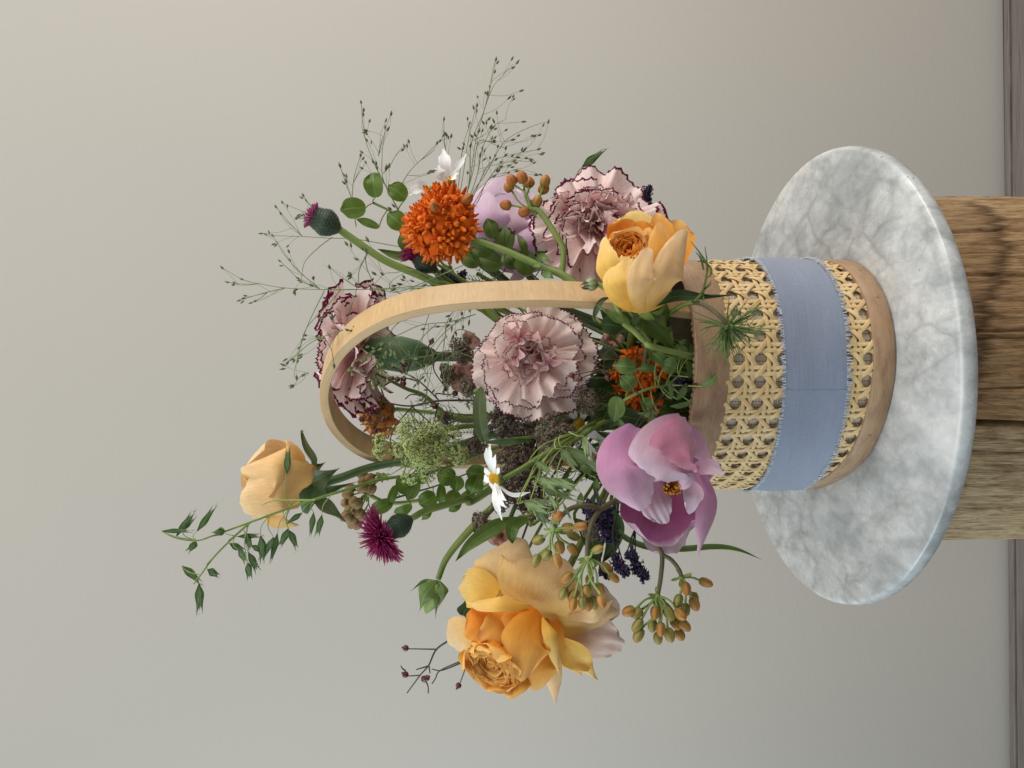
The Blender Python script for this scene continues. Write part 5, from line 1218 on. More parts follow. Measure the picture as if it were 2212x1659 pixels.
mbp.link('pedicels', M_STEML, oat2, kind='stuff')
stem(oat2, M_STEM, [J, at(*G4(1150, 160), -.45)] + into_basket(33), .008)
oat3 = thing('oat_stalk', 'single green oat spikelet poking out above the carnation by the cup rose', 'oat', at(1262, 358, .0), 'oats')
spikelet(oat3, at(*F4(1230, 325), .0), at(*F4(1430, 165), -.02), 11, OAT, 90)
stem(oat3, M_STEM, [at(*F4(1230, 325), .0), at(*F4(1190, 420), .03), at(1260, 500, .1), at(1300, 600, .1)] + into_basket(34), [.002, .004, .006])

# ------------------------------------------------------------------ fine grass haze
M_HAIR = plain_mat('grass_hair', (.13, .18, .065), (.21, .26, .11), 60, .6, .1)
M_SEED = plain_mat('grass_seed', (.055, .070, .028), (.13, .15, .06), 200, .6)
M_SEEDP = plain_mat('grass_seed_pale', (.24, .31, .12), (.36, .42, .18), 200, .6, .15)
def panicle(label, mains, seeds, f, Y, k, spread=.06, smat=None, base=None, back=(26, 75), hair=.0012, ssz=(.0052, .024)):
    """mains: lists of photo points running from the root outwards; each seed hangs on a hair that leaves the nearest main further in"""
    r = random.Random(k)
    x0, y0 = f(*mains[0][0]); t = thing('panic_grass', label, 'grass', at(x0, y0, Y), 'fine panic grass')
    pts2 = []; mm = Mesh()
    for ml in mains:
        dy = r.uniform(-spread, spread)
        q = [f(*p) for p in ml]; n = len(q)
        P = spline([at(x, y, Y + dy * (i / max(1, n - 1))) for i, (x, y) in enumerate(q)], 30)
        mm.tube(P, [hair * 1.7, hair * 1.2, hair * .75], 4)
        Q2 = spline([(x, y, 0) for x, y in q], 30)
        pts2 += [(Q2[i][0], Q2[i][1], P[i], i) for i in range(30)]
    sd = Mesh()
    for (sx, sy) in seeds:
        x, y = f(sx, sy); want = r.uniform(*back)
        best = None
        for (qx, qy, p, i) in pts2:
            d = math.hypot(qx - x, qy - y)
            c = abs(d - want) + (0 if math.hypot(qx - x0, qy - y0) < math.hypot(x - x0, y - y0) - d * .45 else 60) + i * .25 + r.uniform(0, 5)
            if best is None or c < best[0]: best = (c, p)
        J = best[1]; S_ = at(x, y, J[1] + r.uniform(-.6, .6) * spread)
        d = S_ - J; L = np.linalg.norm(d) + 1e-6; D = d / L
        bend = np.cross(D, (0, 1, 0)) * L * r.uniform(-.10, .10)
        P = spline([J, J + d * .5 + bend, S_], 9); mm.tube(P, [hair * .8, hair * .55], 3, cap=False)
        a = nrm(P[-1] - P[-2]); w, h = ssz[0] * r.uniform(.8, 1.15), ssz[1] * r.uniform(.8, 1.2)
        sd.lathe(S_ - a * h * .3, a, [(0, w * .2), (h * .25, w * .9), (h * .5, w), (h * .8, w * .45), (h, w * .05)], 5)
        if r.random() < .35:
            p = P[6]; o = nrm(D + .5 * np.cross(D, (0, 1, 0)) * r.choice((-1, 1))); mm.tube(np.array([p, p + o * h * .7]), hair * .5, 3, cap=False)
            sd.lathe(p + o * h * .6, o, [(0, w * .2), (h * .25, w * .8), (h * .5, w * .85), (h * .8, w * .4), (h, w * .05)], 5)
    mm.link('hairs', M_HAIR, t, kind='stuff'); sd.link('seeds', smat or M_SEED, t, kind='stuff')
    if base: stem(t, M_STEM, [P3(p) for p in base], [.003, .006, .007], n=30, seg=5)
    return t
panicle('haze of fine grass rising behind the lilac peony and the vivid orange milkweed',
    [[(1180, 1500), (1250, 1130), (1290, 800), (1345, 600)], [(1200, 1480), (1275, 1120), (1340, 700), (1400, 450)], [(1210, 1480), (1335, 1120), (1360, 760), (1460, 500), (1500, 350), (1530, 190), (1560, 60)], [(1220, 1480), (1340, 1100), (1400, 720), (1520, 330), (1620, 200), (1700, 110)],
     [(1230, 1480), (1380, 1150), (1480, 1000), (1600, 780), (1700, 690), (1900, 600), (1990, 585)], [(1240, 1490), (1390, 1160), (1500, 930), (1640, 860), (1900, 805)], [(1250, 1500), (1420, 1180), (1570, 960), (1700, 900), (1880, 912)], [(1240, 1480), (1400, 1040), (1450, 800), (1540, 620), (1640, 560)],
     [(1230, 1480), (1370, 1000), (1420, 740), (1560, 770), (1650, 800)], [(1240, 1520), (1400, 1260), (1500, 1050), (1660, 990), (1740, 960)], [(1240, 1520), (1420, 1420), (1560, 1180), (1680, 1190), (1880, 1290)]],
    [(1560, 75), (1690, 70), (1732, 100), (1695, 140), (1510, 295), (1490, 355), (1475, 345), (1762, 328), (1700, 376), (1665, 388), (1380, 470), (1412, 380), (1405, 450), (1340, 620), (1568, 512), (1500, 560), (1545, 580), (1460, 592), (1530, 630), (1552, 640), (1450, 655), (1420, 660), (1640, 650), (1550, 712), (1540, 735), (1780, 580), (1988, 585), (1945, 612), (1912, 690), (1852, 696), (1740, 695), (1692, 728), (1640, 800), (1575, 785), (1450, 805), (1552, 858), (1462, 890), (1512, 878), (1638, 855), (1905, 805), (1940, 836), (1780, 822), (1795, 805), (1732, 870), (1805, 878), (1845, 884), (1870, 916), (1690, 862), (1560, 890), (1600, 910), (1720, 916), (1660, 938), (1600, 950), (1690, 950), (1580, 985), (1660, 996), (1725, 985), (1545, 1025), (1330, 1000), (1265, 800), (1300, 765), (1290, 800), (1365, 700), (1330, 560), (1550, 175), (1640, 1290), (1600, 1310), (1540, 1250), (1470, 1260), (1700, 1310), (1560, 1340), (1780, 1440), (1560, 1210), (1920, 1010), (1880, 1015), (1450, 1310), (1550, 1570), (1350, 780), (1430, 860), (1480, 1290)],
    RF, .02, 41, .12, base=[(970, 505, .02), (1010, 620, .05), *into_basket(41)])
panicle('open spray of fine grass above the round leaves at the right of the handle',
    [[(790, 1360), (660, 1100), (560, 900), (500, 740), (470, 560), (460, 420)], [(790, 1340), (650, 1080), (630, 900), (650, 680), (700, 520)], [(640, 1000), (700, 930), (760, 830), (850, 745)], [(420, 1440), (385, 1220), (340, 1100), (290, 950)], [(385, 1200), (400, 1050), (440, 900), (470, 830)], [(395, 1080), (440, 1000), (500, 915)], [(790, 1090), (860, 980), (980, 860), (1090, 750), (1200, 695)], [(1160, 900), (1140, 720), (1135, 560)], [(600, 860), (640, 700)]],
    [(460, 425), (480, 490), (478, 525), (528, 578), (503, 650), (507, 680), (660, 575), (655, 630), (675, 645), (705, 520), (510, 735), (850, 745), (815, 782), (795, 812), (690, 945), (662, 970), (290, 945), (342, 1030), (338, 1070), (470, 830), (455, 858), (500, 915), (470, 960), (1135, 565), (1130, 695), (1155, 690), (1100, 740), (1195, 702), (1020, 985), (1060, 990), (1010, 1000), (560, 910), (590, 960), (730, 1270), (700, 1290)],
    RF, -.02, 42, .05, base=[(867, 470, -.02), (930, 560, 0), (1010, 640, .05), *into_basket(42)])
RJ = lambda x, y: (329.2 + .23147 * x, 329.2 + .23147 * y)
panicle('wispy grass panicle reaching farthest up past the budding thistle',
    [[(2600, 1240), (2000, 1278), (1600, 1280), (1240, 1265), (1000, 1225), (850, 1190), (640, 1070)], [(1560, 1270), (1390, 1130), (1260, 990), (1190, 890), (1130, 780)], [(2300, 880), (1900, 810), (1640, 800), (1400, 785), (1120, 775), (1000, 755)], [(1240, 1265), (1050, 1310), (930, 1345), (810, 1382)], [(1010, 1225), (860, 1230), (690, 1210)], [(1070, 1310), (1000, 1365), (920, 1405)], [(1605, 1290), (1510, 1480), (1430, 1660), (1350, 1930), (1320, 2100)], [(1400, 782), (1290, 670), (1210, 575), (1155, 505)], [(1560, 1275), (1380, 1190), (1260, 1080), (1190, 1012)], [(1680, 790), (1560, 880), (1430, 1010), (1395, 1130), (1390, 1200)], [(1890, 1250), (1760, 1160), (1660, 1080)], [(1600, 640), (1420, 560), (1210, 470)], [(1530, 560), (1440, 450), (1405, 395)], [(1650, 650), (1500, 630), (1350, 610)]],
    [(655, 1080), (840, 1185), (705, 1212), (758, 1236), (815, 1380), (855, 1360), (922, 1404), (965, 1385), (1018, 756), (1062, 768), (1125, 780), (1135, 855), (1265, 872), (1275, 930), (1285, 1010), (1192, 1016), (1390, 1212), (1362, 1175), (1345, 1280), (1325, 1295), (1155, 512), (1200, 575), (1215, 470), (1410, 405), (1435, 452), (1655, 1075), (1500, 1180), (1478, 1235), (1365, 585), (1415, 585), (1345, 620), (1435, 625), (1840, 1135), (1850, 1155), (1372, 600)],
    RJ, -.10, 43, .05, base=[(930, 616, -.10), (1020, 640, -.05), (1090, 700, 0), *into_basket(43)], ssz=(.0048, .020))
RK = lambda x, y: (603.5 + .26455 * x, 493.7 + .26455 * y)
panicle('tangle of fine pale grass in front of the hoop handle and the topmost carnation',
    [[(1650, 430), (1300, 480), (900, 495), (500, 497), (370, 495)], [(720, 180), (705, 280), (760, 430), (860, 560), (1000, 620), (1100, 640)], [(700, 230), (650, 350), (640, 460), (560, 720), (500, 800)], [(1500, 300), (1200, 430), (950, 520), (780, 470), (730, 460)], [(1300, 440), (1100, 340), (950, 360), (860, 370), (780, 450)], [(1000, 540), (900, 480), (940, 410), (1090, 330)], [(1600, 420), (1450, 470), (1300, 560), (1200, 760), (1150, 1000)], [(1500, 440), (1510, 540), (1545, 650)], [(1300, 480), (1350, 540), (1440, 620), (1500, 690)], [(1200, 500), (1080, 560), (950, 650), (880, 800)], [(1100, 480), (1000, 590), (1050, 700)], [(500, 500), (380, 640), (230, 800), (170, 960), (150, 1080)], [(520, 830), (420, 860), (260, 930), (100, 1060), (30, 1115)], [(360, 880), (420, 980), (450, 1110)], [(240, 1180), (180, 1200), (110, 1290)], [(1600, 700), (1400, 760), (1150, 790), (900, 890), (700, 830), (560, 830)], [(1580, 560), (1400, 700), (1350, 900), (1330, 1150), (1400, 1400)], [(1500, 720), (1300, 900), (1180, 1100), (1260, 1300)], [(1280, 780), (1160, 900), (1100, 1050), (1140, 1280)], [(1600, 860), (1450, 830), (1380, 1000), (1400, 1200)]],
    [(150, 1080), (165, 970), (205, 905), (215, 872), (35, 1115), (70, 1090), (120, 1075), (175, 1050), (110, 1290), (140, 1210), (200, 1195), (455, 1075), (445, 1115), (780, 370), (842, 374), (935, 495), (990, 455), (572, 375), (582, 395), (410, 320), (560, 830), (598, 836), (685, 812), (735, 680), (885, 812), (915, 650), (980, 740), (1010, 745), (1045, 725), (1062, 626), (1072, 635), (1040, 580), (1190, 630), (1280, 606), (1318, 630), (1350, 630), (1360, 540), (1412, 552), (1442, 558), (1455, 642), (1490, 690), (1530, 590), (1548, 652), (635, 250), (722, 96), (552, 130), (715, 197), (680, 170), (1140, 490), (1190, 460), (1290, 372), (350, 735), (430, 740), (1400, 740), (1300, 800), (1380, 790), (1450, 760), (1500, 800), (1550, 760), (1180, 820), (1250, 930), (1170, 1120), (1400, 960), (1250, 1000), (1360, 1120), (1100, 1090), (1130, 1250), (1480, 900), (1420, 880), (1340, 1330), (1520, 540), (1480, 520), (1230, 520), (1160, 540), (1090, 430), (1020, 400)],
    RK, -.42, 44, .10, base=[(1040, 607, -.42), (1100, 680, -.3), *into_basket(44)], smat=M_SEED)
panicle('drooping cluster of pale grass seed over the green calyx of the topmost carnation',
    [[(1050, 720), (960, 780), (905, 850), (880, 940), (830, 1040), (800, 1120)], [(905, 850), (850, 910), (760, 1000), (680, 1080)], [(905, 850), (930, 930), (905, 1000)], [(880, 940), (860, 1060), (850, 1160)], [(760, 1000), (640, 1080), (580, 1160)], [(830, 1040), (780, 1180), (760, 1270)], [(905, 850), (1000, 980), (1080, 1060), (1170, 1120)], [(905, 850), (960, 960), (1010, 1060)]],
    [(705, 1040), (680, 1078), (755, 1010), (776, 1000), (725, 965), (840, 940), (905, 940), (906, 992), (800, 1080), (800, 1116), (850, 1040), (842, 1100), (850, 1160), (770, 1110), (735, 1042), (585, 1150), (600, 1182), (580, 1140), (710, 1200), (760, 1250), (822, 1290), (880, 1232), (700, 1060), (830, 985), (870, 1010), (650, 1150), (1165, 1122), (1110, 1060), (940, 1010), (1010, 1075), (950, 1110), (770, 1290)],
    RK, -.34, 45, .05, smat=M_SEEDP, base=[(881, 684, -.34), (960, 640, -.36), (1100, 680, -.25), *into_basket(45)], back=(12, 34), ssz=(.0058, .021))
panicle('thin grass hairs crossing the gap inside the handle hoop',
    [[(1300, 300), (1000, 220), (860, 330), (800, 560), (770, 720), (760, 860)], [(1000, 60), (900, 180), (700, 560), (690, 700)], [(1200, 200), (1020, 300), (1010, 500), (1000, 700), (1030, 880)], [(900, 250), (700, 300), (500, 330), (330, 460)], [(700, 560), (560, 480), (430, 380)], [(700, 560), (720, 480), (850, 470)], [(300, 600), (240, 500), (200, 640)]],
    [(760, 760), (720, 760), (1030, 880), (1005, 310), (430, 385), (330, 460), (750, 395), (670, 350), (850, 660), (770, 650), (790, 1000), (650, 600), (1220, 800), (1225, 830), (150, 520), (190, 610), (320, 550), (280, 590), (250, 420), (560, 300), (600, 270), (450, 310), (980, 410), (740, 510), (760, 540)],
    RH, -.22, 46, .05, base=[(1026, 773, -.22), (1060, 800, -.15), *into_basket(46)], smat=M_SEED)

# ------------------------------------------------------------------ berries on dark twigs
BERRY = grad_mat('dark_red_berry', [(0, (.075, .016, .012)), (.6, (.10, .014, .014)), (.93, (.055, .012, .010)), (1, (.03, .02, .014))], .32, ns=60, spec=.5)
def berry_twigs(label, twigs, berries, f, Y, k, base, R=7.2, rt=.0042):
    x0, y0 = f(*twigs[0][0]); t = thing('berry_twig', label, 'berry twig', at(x0, y0, Y), 'dark berry twigs'); r = random.Random(k)
    pts = []; mb = Mesh()
    for i, tw in enumerate(twigs):
        P = spline([at(*f(*p), Y + .02 * math.sin(i * 3 + j)) for j, p in enumerate(tw)], 20); mb.tube(P, [rt * (1.2 if i == 0 else .8), rt * .55], 5)
        q = spline([(*f(*p), 0) for p in tw], 20); pts += [(q[j][0], q[j][1], P[j]) for j in range(20)]
    for (bx, by) in berries:
        x, y = f(bx, by)
        J = min(pts, key=lambda p: (p[0] - x) ** 2 + (p[1] - y) ** 2); p = at(x, y, J[2][1] - .01)
        d = nrm(p - J[2] + 1e-6)
        if np.linalg.norm(p - J[2]) > .02: mb.tube(spline([J[2], (J[2] + p) / 2 + np.array([0, 0, .004]), p], 6), [rt * .6, rt * .7], 4)
        u = R * pxu(Y) * r.uniform(.85, 1.1); b = Mesh()
        b.lathe(p - d * u, d, [(0, .15 * u), (.25 * u, .75 * u), (.8 * u, u), (1.4 * u, .88 * u), (1.8 * u, .45 * u), (1.95 * u, .3 * u), (2.3 * u, .34 * u), (2.25 * u, .02 * u)], 10)
        b.link('berry', BERRY, t)
    mb.link('twig', M_TWIG, t)
    stem(t, M_TWIG, [P3(p) for p in base], [rt, rt * 1.5], n=24, seg=5)
berry_twigs('bare dark twig with small red berries standing out from behind the largest rose',
    [[(560, 740), (440, 815), (345, 880), (298, 978), (245, 1040), (162, 1152)], [(345, 880), (180, 877)], [(245, 1042), (172, 1046)], [(255, 1048), (290, 1100), (295, 1155)], [(298, 978), (305, 1028)], [(290, 985), (220, 1006)], [(600, 900), (508, 948), (370, 1010), (340, 1060), (318, 1094)], [(540, 945), (450, 985), (370, 1012), (316, 1002)], [(545, 930), (525, 1000), (494, 1085)], [(152, 1012), (135, 1000), (124, 982)]],
    [(153, 872), (151, 1036), (287, 1058), (508, 946), (482, 1106), (270, 1064)], F8, -.30, 51, [(*F8(560, 740), -.30), (1090, 1280, -.22), (1180, 1050, -.15), *into_basket(51)], R=7.4)
berry_twigs('branching dark twig with berries spanning the opening of the handle hoop',
    [[(1290, 765), (900, 770), (600, 826), (330, 785), (160, 720)], [(905, 760), (700, 560), (560, 480), (430, 420)], [(880, 740), (880, 690), (1000, 700), (1080, 690)], [(790, 205), (850, 330), (860, 450), (990, 640)], [(620, 830), (520, 940), (420, 1060), (380, 1180)], [(600, 820), (780, 980), (860, 1060)], [(900, 790), (860, 980), (830, 1060)], [(690, 560), (540, 520), (460, 540)], [(560, 480), (510, 440), (400, 390)], [(600, 330), (560, 470)], [(760, 720), (610, 700), (540, 750)], [(330, 780), (250, 560), (200, 460)], [(330, 950), (160, 910)], [(240, 1010), (70, 975)]],
    [(265, 735), (985, 640), (1085, 688), (455, 535), (520, 582), (525, 530), (510, 440), (400, 392), (530, 370), (860, 830), (160, 905), (70, 975), (215, 1100), (300, 970), (405, 1365), (395, 522), (1000, 265), (830, 120)], RH, -.05, 52, [(*RH(1290, 765), -.05), (1070, 850, 0), *into_basket(52)], R=6.6, rt=.0045)
berry_twigs('thin dark twig with a few berries among the leaves at the basket mouth',
    [[(1060, 1340), (850, 1280), (660, 1480)], [(1290, 990), (1200, 990), (1080, 1000)], [(450, 650), (440, 560), (380, 620)], [(660, 1480), (760, 1290), (920, 1170)], [(560, 620), (440, 690), (420, 840)], [(1080, 1000), (900, 1150), (850, 1280)], [(440, 560), (600, 800), (850, 1280)]],
    [(660, 1483), (1070, 1340), (1270, 990), (455, 920), (120, 895), (195, 930)], RI, -.62, 53, [(*RI(1000, 1180), -.58), *into_basket(53)], R=6.5, rt=.0030)
berry_twigs('wiry dark twig with one berry in front of the leaves below the lilac peony',
    [[(600, 1150), (600, 990), (650, 860)], [(600, 990), (598, 830)], [(420, 1060), (700, 1160)], [(365, 1105), (310, 1010)]],
    [(662, 856)], F4, -.2, 54, [(*F4(600, 1150), -.2), (1100, 640, -.1), *into_basket(54)], R=5.5, rt=.0026)

# ------------------------------------------------------------------ statice (dark purple)
ST_P = plain_mat('statice_purple', (.030, .018, .050), (.085, .055, .135), 260, .7, .1)
ST_G = plain_mat('statice_green', (.030, .045, .025), (.055, .075, .04), 160, .6)
def statice(label, tufts, f, k, base, rs=.0035):
    x, y, Y, _ = tufts[0]; t = thing('statice', label, 'statice', at(*f(x, y), Y), 'purple statice'); r = random.Random(k)
    J = P3(base[0]); st = Mesh()
    for (x, y, Y, R) in tufts:
        c = at(*f(x, y), Y); u = R * pxu(Y); D = nrm(c - J); mb = Mesh()
        for i in range(52):
            p = c + np.array([r.gauss(0, .36) * u, r.gauss(0, .32) * u, r.gauss(0, .36) * u]); d = nrm(D + np.array([r.gauss(0, .5) for _ in range(3)])); L = u * r.uniform(.50, .80)
            mb.lathe(p - d * L * .7, d, [(0, L * .10), (L * .5, L * .16), (L * .8, L * .22), (L * 1.05, L * .38)], 5, m=0 if i % 4 else 1)
            a = basis(d)
            for q in range(4):
                e = a[:, 0] * math.cos(q * 1.57) + a[:, 1] * math.sin(q * 1.57); tp = p + d * L * .3
                mb.add([tp, tp + e * L * .4 + d * L * .15 + np.cross(d, e) * L * .2, tp + e * L * .55 + d * L * .1, tp + e * L * .4 + d * L * .15 - np.cross(d, e) * L * .2], [(0, 1, 2, 3)], None, 0)
        mb.link('floret_tuft', [ST_P, ST_G], t, kind='stuff')
        st.tube(spline([J, (J + c) / 2 + np.array([r.gauss(0, .02), 0, .015]), c], 10), [rs * 1.2, rs], 5)
    st.link('stalks', ST_G, t)
    stem(t, ST_G, [P3(p) for p in base], [.006, .009], n=24, seg=5)
statice('dark purple statice hanging between the open peony and the largest rose', [(370, 870, -.52, 22), (300, 900, -.50, 24), (330, 960, -.52, 20), (400, 1050, -.54, 22), (385, 960, -.52, 20), (420, 1000, -.52, 18), (250, 830, -.46, 20)], lambda x, y: (1206.9 + .26455 * x, 877.8 + .26455 * y), 61, [(1290, 1060, -.45), (1330, 990, -.4), *into_basket(61)])
statice('two purple statice sprigs dangling free under the open peony', [(500, 1320, -.60, 17), (545, 1345, -.60, 15), (470, 1230, -.60, 12), (480, 1280, -.60, 12)], lambda x, y: (1206.9 + .26455 * x, 877.8 + .26455 * y), 62, [(1332, 1110, -.56), (1345, 1040, -.5), *into_basket(62)], .0024)
statice('outer purple statice sprig dangling below the open peony', [(650, 1320, -.60, 15), (695, 1385, -.60, 14), (600, 1205, -.60, 13), (620, 1280, -.60, 12), (570, 1220, -.60, 10)], lambda x, y: (1206.9 + .26455 * x, 877.8 + .26455 * y), 63, [(1373, 1140, -.56), (1380, 1080, -.5), *into_basket(63)], .0024)
statice('small purple statice tip tucked behind the bud cluster and largest rose', [(360, 1350, -.40, 13), (390, 1385, -.40, 9)], lambda x, y: (1206.9 + .26455 * x, 877.8 + .26455 * y), 64, [(1300, 1180, -.36), (1330, 1080, -.3), *into_basket(64)])
statice('purple statice behind the green stems beside the vivid orange milkweed', [(1350, 370, .15, 18), (1400, 430, .15, 16), (1310, 400, .15, 12), (1500, 380, .15, 10)], RK, 65, [(1010, 625, .15), (1060, 680, .12), *into_basket(65)])
statice('dark statice tip showing behind the cup rose and its carnation', [(690, 140, .05, 12), (660, 200, .05, 12), (700, 230, .05, 8), (660, 320, .05, 13), (700, 310, .05, 9)], lambda x, y: (1261.8 + .19837 * x, 384 + .19837 * y), 66, [(1385, 470, .05), (1360, 560, .05), *into_basket(66)])
statice('little purple statice tuft low in the basket mouth by the rim', [(1120, 960, -.42, 16), (1090, 1000, -.40, 13), (1150, 930, -.42, 10)], RI, 67, [(1440, 845, -.36), *into_basket(67)[1:]])

# ------------------------------------------------------------------ leaves and sprigs
def sprig(label, mat, smat, axis_pts, leaves, f, k, base, name='leaf_sprig', rs=.006, notch=True, cat='leafy sprig', group='leafy sprigs', prof=ROUND):
    """leaves: (x, y, Y, length px, half width px, direction deg in the photo, face)"""
    t = thing(name, label, cat, P3((*f(*axis_pts[0][:2]), axis_pts[0][2])), group); r = random.Random(k)
    A = spline([at(*f(x, y), Y) for x, y, Y in axis_pts], 30); Mesh().tube(A, [rs, rs * .6], 6).link('stem', smat, t)
    for (x, y, Y, L, hw, deg, face) in leaves:
        c = at(*f(x, y), Y); u = pxu(Y); a = math.radians(deg); d = pv(math.cos(a), math.sin(a), 0)
        b = c - d * L * .5 * u; tip = c + d * L * .5 * u; mid = c + np.array([0, -r.uniform(.01, .03), 0])
        G, U = sheet(spline([b, mid, tip], 14), hw * u, pv(*face), prof=[(0, .30), (.12, .72), (.4, 1.0), (.7, .95), (.9, .66), (1, .36)] if notch else prof, cup=r.uniform(.1, .3), curl=r.uniform(-.15, .15), ruf=.08, bow=.15, nu=11, nv=12, seed=k * 50 + int(x))
        Mesh().grid(G, U).link('leaf', mat, t)
        j = A[np.argmin(np.linalg.norm(A - b, axis=1))]
        if np.linalg.norm(j - b) > .01: Mesh().tube(spline([j, (j + b) / 2 + np.array([0, 0, .006]), b], 8), rs * .45, 5).link('petiole', smat, t)
    if base: stem(t, smat, [P3(p) for p in base], [rs, rs * 1.3], n=24, seg=6)
    return t
fr_ = (0, 0, 1)
sprig('sprig of rounded bright green leaves between the budding thistle and the vivid orange milkweed', M_LEAFR, M_STEM, [(560, 1242, -.02), (700, 1310, -.02), (830, 1400, 0), (980, 1500, .05)],
    [(390, 1292, -.04, 55, 22, 175, (0, .2, 1)), (568, 1100, -.04, 50, 21, 265, (-.2, 0, 1)), (752, 1150, -.02, 48, 20, 215, (0, 0, 1)), (745, 1385, -.05, 46, 21, 220, (0, 0, 1)), (515, 1408, -.03, 50, 9, 200, (.3, .4, .8)), (835, 1560, .0, 50, 20, 240, (0, .2, 1)), (830, 1440, .06, 46, 20, 200, (0, 0, 1))], RF, 71, [(*RF(980, 1500), .05), (1010, 610, .1), *into_basket(71)])
sprig('green leaves in front of the pale lilac peony, beneath its petals', M_LEAF, M_STEMD, [(480, 830, -.02), (560, 960, -.02), (700, 1090, -.02), (860, 1240, 0)],
    [(480, 830, -.06, 44, 17, 250, (.1, 0, 1)), (602, 905, -.08, 56, 19, 265, (0, 0, 1)), (400, 990, -.04, 50, 20, 200, (0, .2, 1)), (735, 965, -.08, 52, 10, 250, (.4, 0, .9)), (755, 1110, -.06, 56, 25, 230, (0, 0, 1)), (890, 1050, -.05, 46, 11, 235, (.3, 0, .9)), (640, 1075, -.05, 48, 22, 230, (0, 0, 1)), (480, 1100, .0, 52, 22, 200, (0, 0, 1)), (310, 1080, .02, 48, 20, 200, (0, 0, 1))], F4, 72, [(*F4(860, 1240), 0), (1220, 680, .05), *into_basket(72)])
sprig('small grey green round leaved sprig spilling over the orange florets at the basket mouth', M_LEAFP, M_STEML, [(590, 1140, -.56), (760, 1050, -.58), (880, 1010, -.58), (1010, 985, -.55), (1120, 900, -.5)],
    [(612, 812, -.62, 50, 20, 185, (0, -.3, 1)), (635, 962, -.62, 40, 18, 225, (0, 0, 1)), (858, 670, -.60, 52, 12, 240, (.2, -.2, 1)), (930, 740, -.62, 42, 14, 225, (0, -.3, 1)), (1022, 805, -.62, 38, 18, 200, (0, 0, 1)), (815, 832, -.56, 44, 11, 175, (0, -.4, .9)), (525, 1210, -.62, 54, 19, 95, (0, 0, 1)), (810, 1175, -.56, 34, 14, 80, (0, .1, 1)), (832, 1250, -.60, 46, 10, 180, (.1, .6, .8)), (855, 1280, -.58, 28, 9, 80, (0, 0, 1)), (1035, 1020, -.62, 48, 9, 260, (.6, 0, .8)), (1150, 1045, -.62, 42, 9, 300, (.4, 0, .9)), (1135, 1170, -.60, 50, 8, 170, (0, .5, .8)), (1115, 675, -.50, 36, 16, 260, (0, 0, 1)), (1210, 672, -.50, 34, 14, 280, (0, 0, 1)), (1205, 830, -.54, 40, 11, 255, (.4, 0, .9)), (1165, 600, -.48, 24, 10, 200, (0, 0, 1)), (1410, 940, -.68, 44, 9, 320, (0, -.3, 1))], RI, 73, [(*RI(1120, 900), -.5), *into_basket(73)[1:]], rs=.0055)
sprig('row of flat round seed pods and leaves along a stem behind the dark pink thistle', M_LEAFR, M_STEMD, [(735, 750, .12), (900, 700, .12), (1100, 640, .12), (1400, 520, .12), (1700, 420, .1)],
    [(1150, 565, .10, 42, 20, 190, fr_), (1240, 632, .08, 34, 16, 95, fr_), (1380, 645, .10, 40, 20, 110, fr_), (1395, 545, .12, 42, 20, 190, fr_), (1112, 718, .10, 42, 11, 95, (.3, 0, .9)), (1210, 752, .10, 36, 17, 100, fr_), (1000, 762, .10, 40, 20, 150, fr_), (880, 685, .10, 46, 14, 120, fr_), (810, 640, .12, 40, 18, 220, fr_), (625, 812, .12, 50, 15, 160, fr_), (800, 845, .12, 42, 14, 160, (0, .4, .9)), (1000, 878, .12, 36, 8, 130, (.2, .4, .9)), (1225, 815, .12, 34, 10, 140, fr_), (1325, 725, .12, 40, 11, 150, fr_), (715, 730, .12, 46, 10, 110, (.3, 0, .9)), (945, 580, .14, 34, 12, 200, fr_)], RDf, 74, [(*RDf(1700, 420), .1), *into_basket(74)], rs=.005)
def leaf_thing(label, mat, pts, hw, k, prof=LANCE, name='single_leaf', base=None, face=(0, 0, 1), cup=.35, smat=None, **kw):
    t = thing(name, label, 'leaf', P3(pts[0]), 'single leaves')
    petal(t, mat, pts, hw, name='blade', prof=prof, cup=cup, face=face, n=30, nv=24, nu=9, bow=.02, **kw)
    b = [P3(pts[0])] + ([P3(p) for p in base] if base else []) + into_basket(k)
    stem(t, smat or M_STEM, b, [.006, .009], n=24, seg=6, name='stalk')
leaf_thing('long lance shaped green leaf reaching toward the green rosebud', M_LEAF, [(1120, 1118, -.45), (1085, 1130, -.47), (1052, 1148, -.48), (1012, 1178, -.48), (983, 1213, -.46)], 17, 81, base=[(1180, 1080, -.4)], cup=.3)
leaf_thing('small curled leaf tip over the upper petal of the largest rose', M_LEAF, [(1140, 1122, -.60), (1112, 1132, -.63), (1105, 1150, -.64), (1107, 1173, -.62)], 15, 82, base=[(1180, 1110, -.5)], prof=POINT)
leaf_thing('dark upright leaf overlapping the lower left petals of the central carnation', M_LEAFG, [(1040, 838, -.50), (1036, 880, -.53), (1040, 925, -.53), (1052, 960, -.48)], 15, 83, base=[(1060, 850, -.3)], prof=[(0, .3), (.2, .9), (.6, 1), (.85, .8), (1, .3)], cup=.15)
leaf_thing('narrow dark leaf lying level across the chocolate lace flower', M_LEAFD, [(1048, 956, -.52), (1085, 955, -.53), (1120, 953, -.53), (1152, 950, -.5)], 7.5, 84, cup=.2)
leaf_thing('long grass blade sweeping out beneath the open peony', M_LEAF, [(1322, 1134, -.50), (1352, 1162, -.50), (1400, 1181, -.50), (1470, 1185, -.50), (1540, 1180, -.52), (1592, 1186, -.52), (1648, 1210, -.52)], 7, 85, prof=BLADE, name='grass_leaf', base=[(1315, 1100, -.45)], cup=.4)
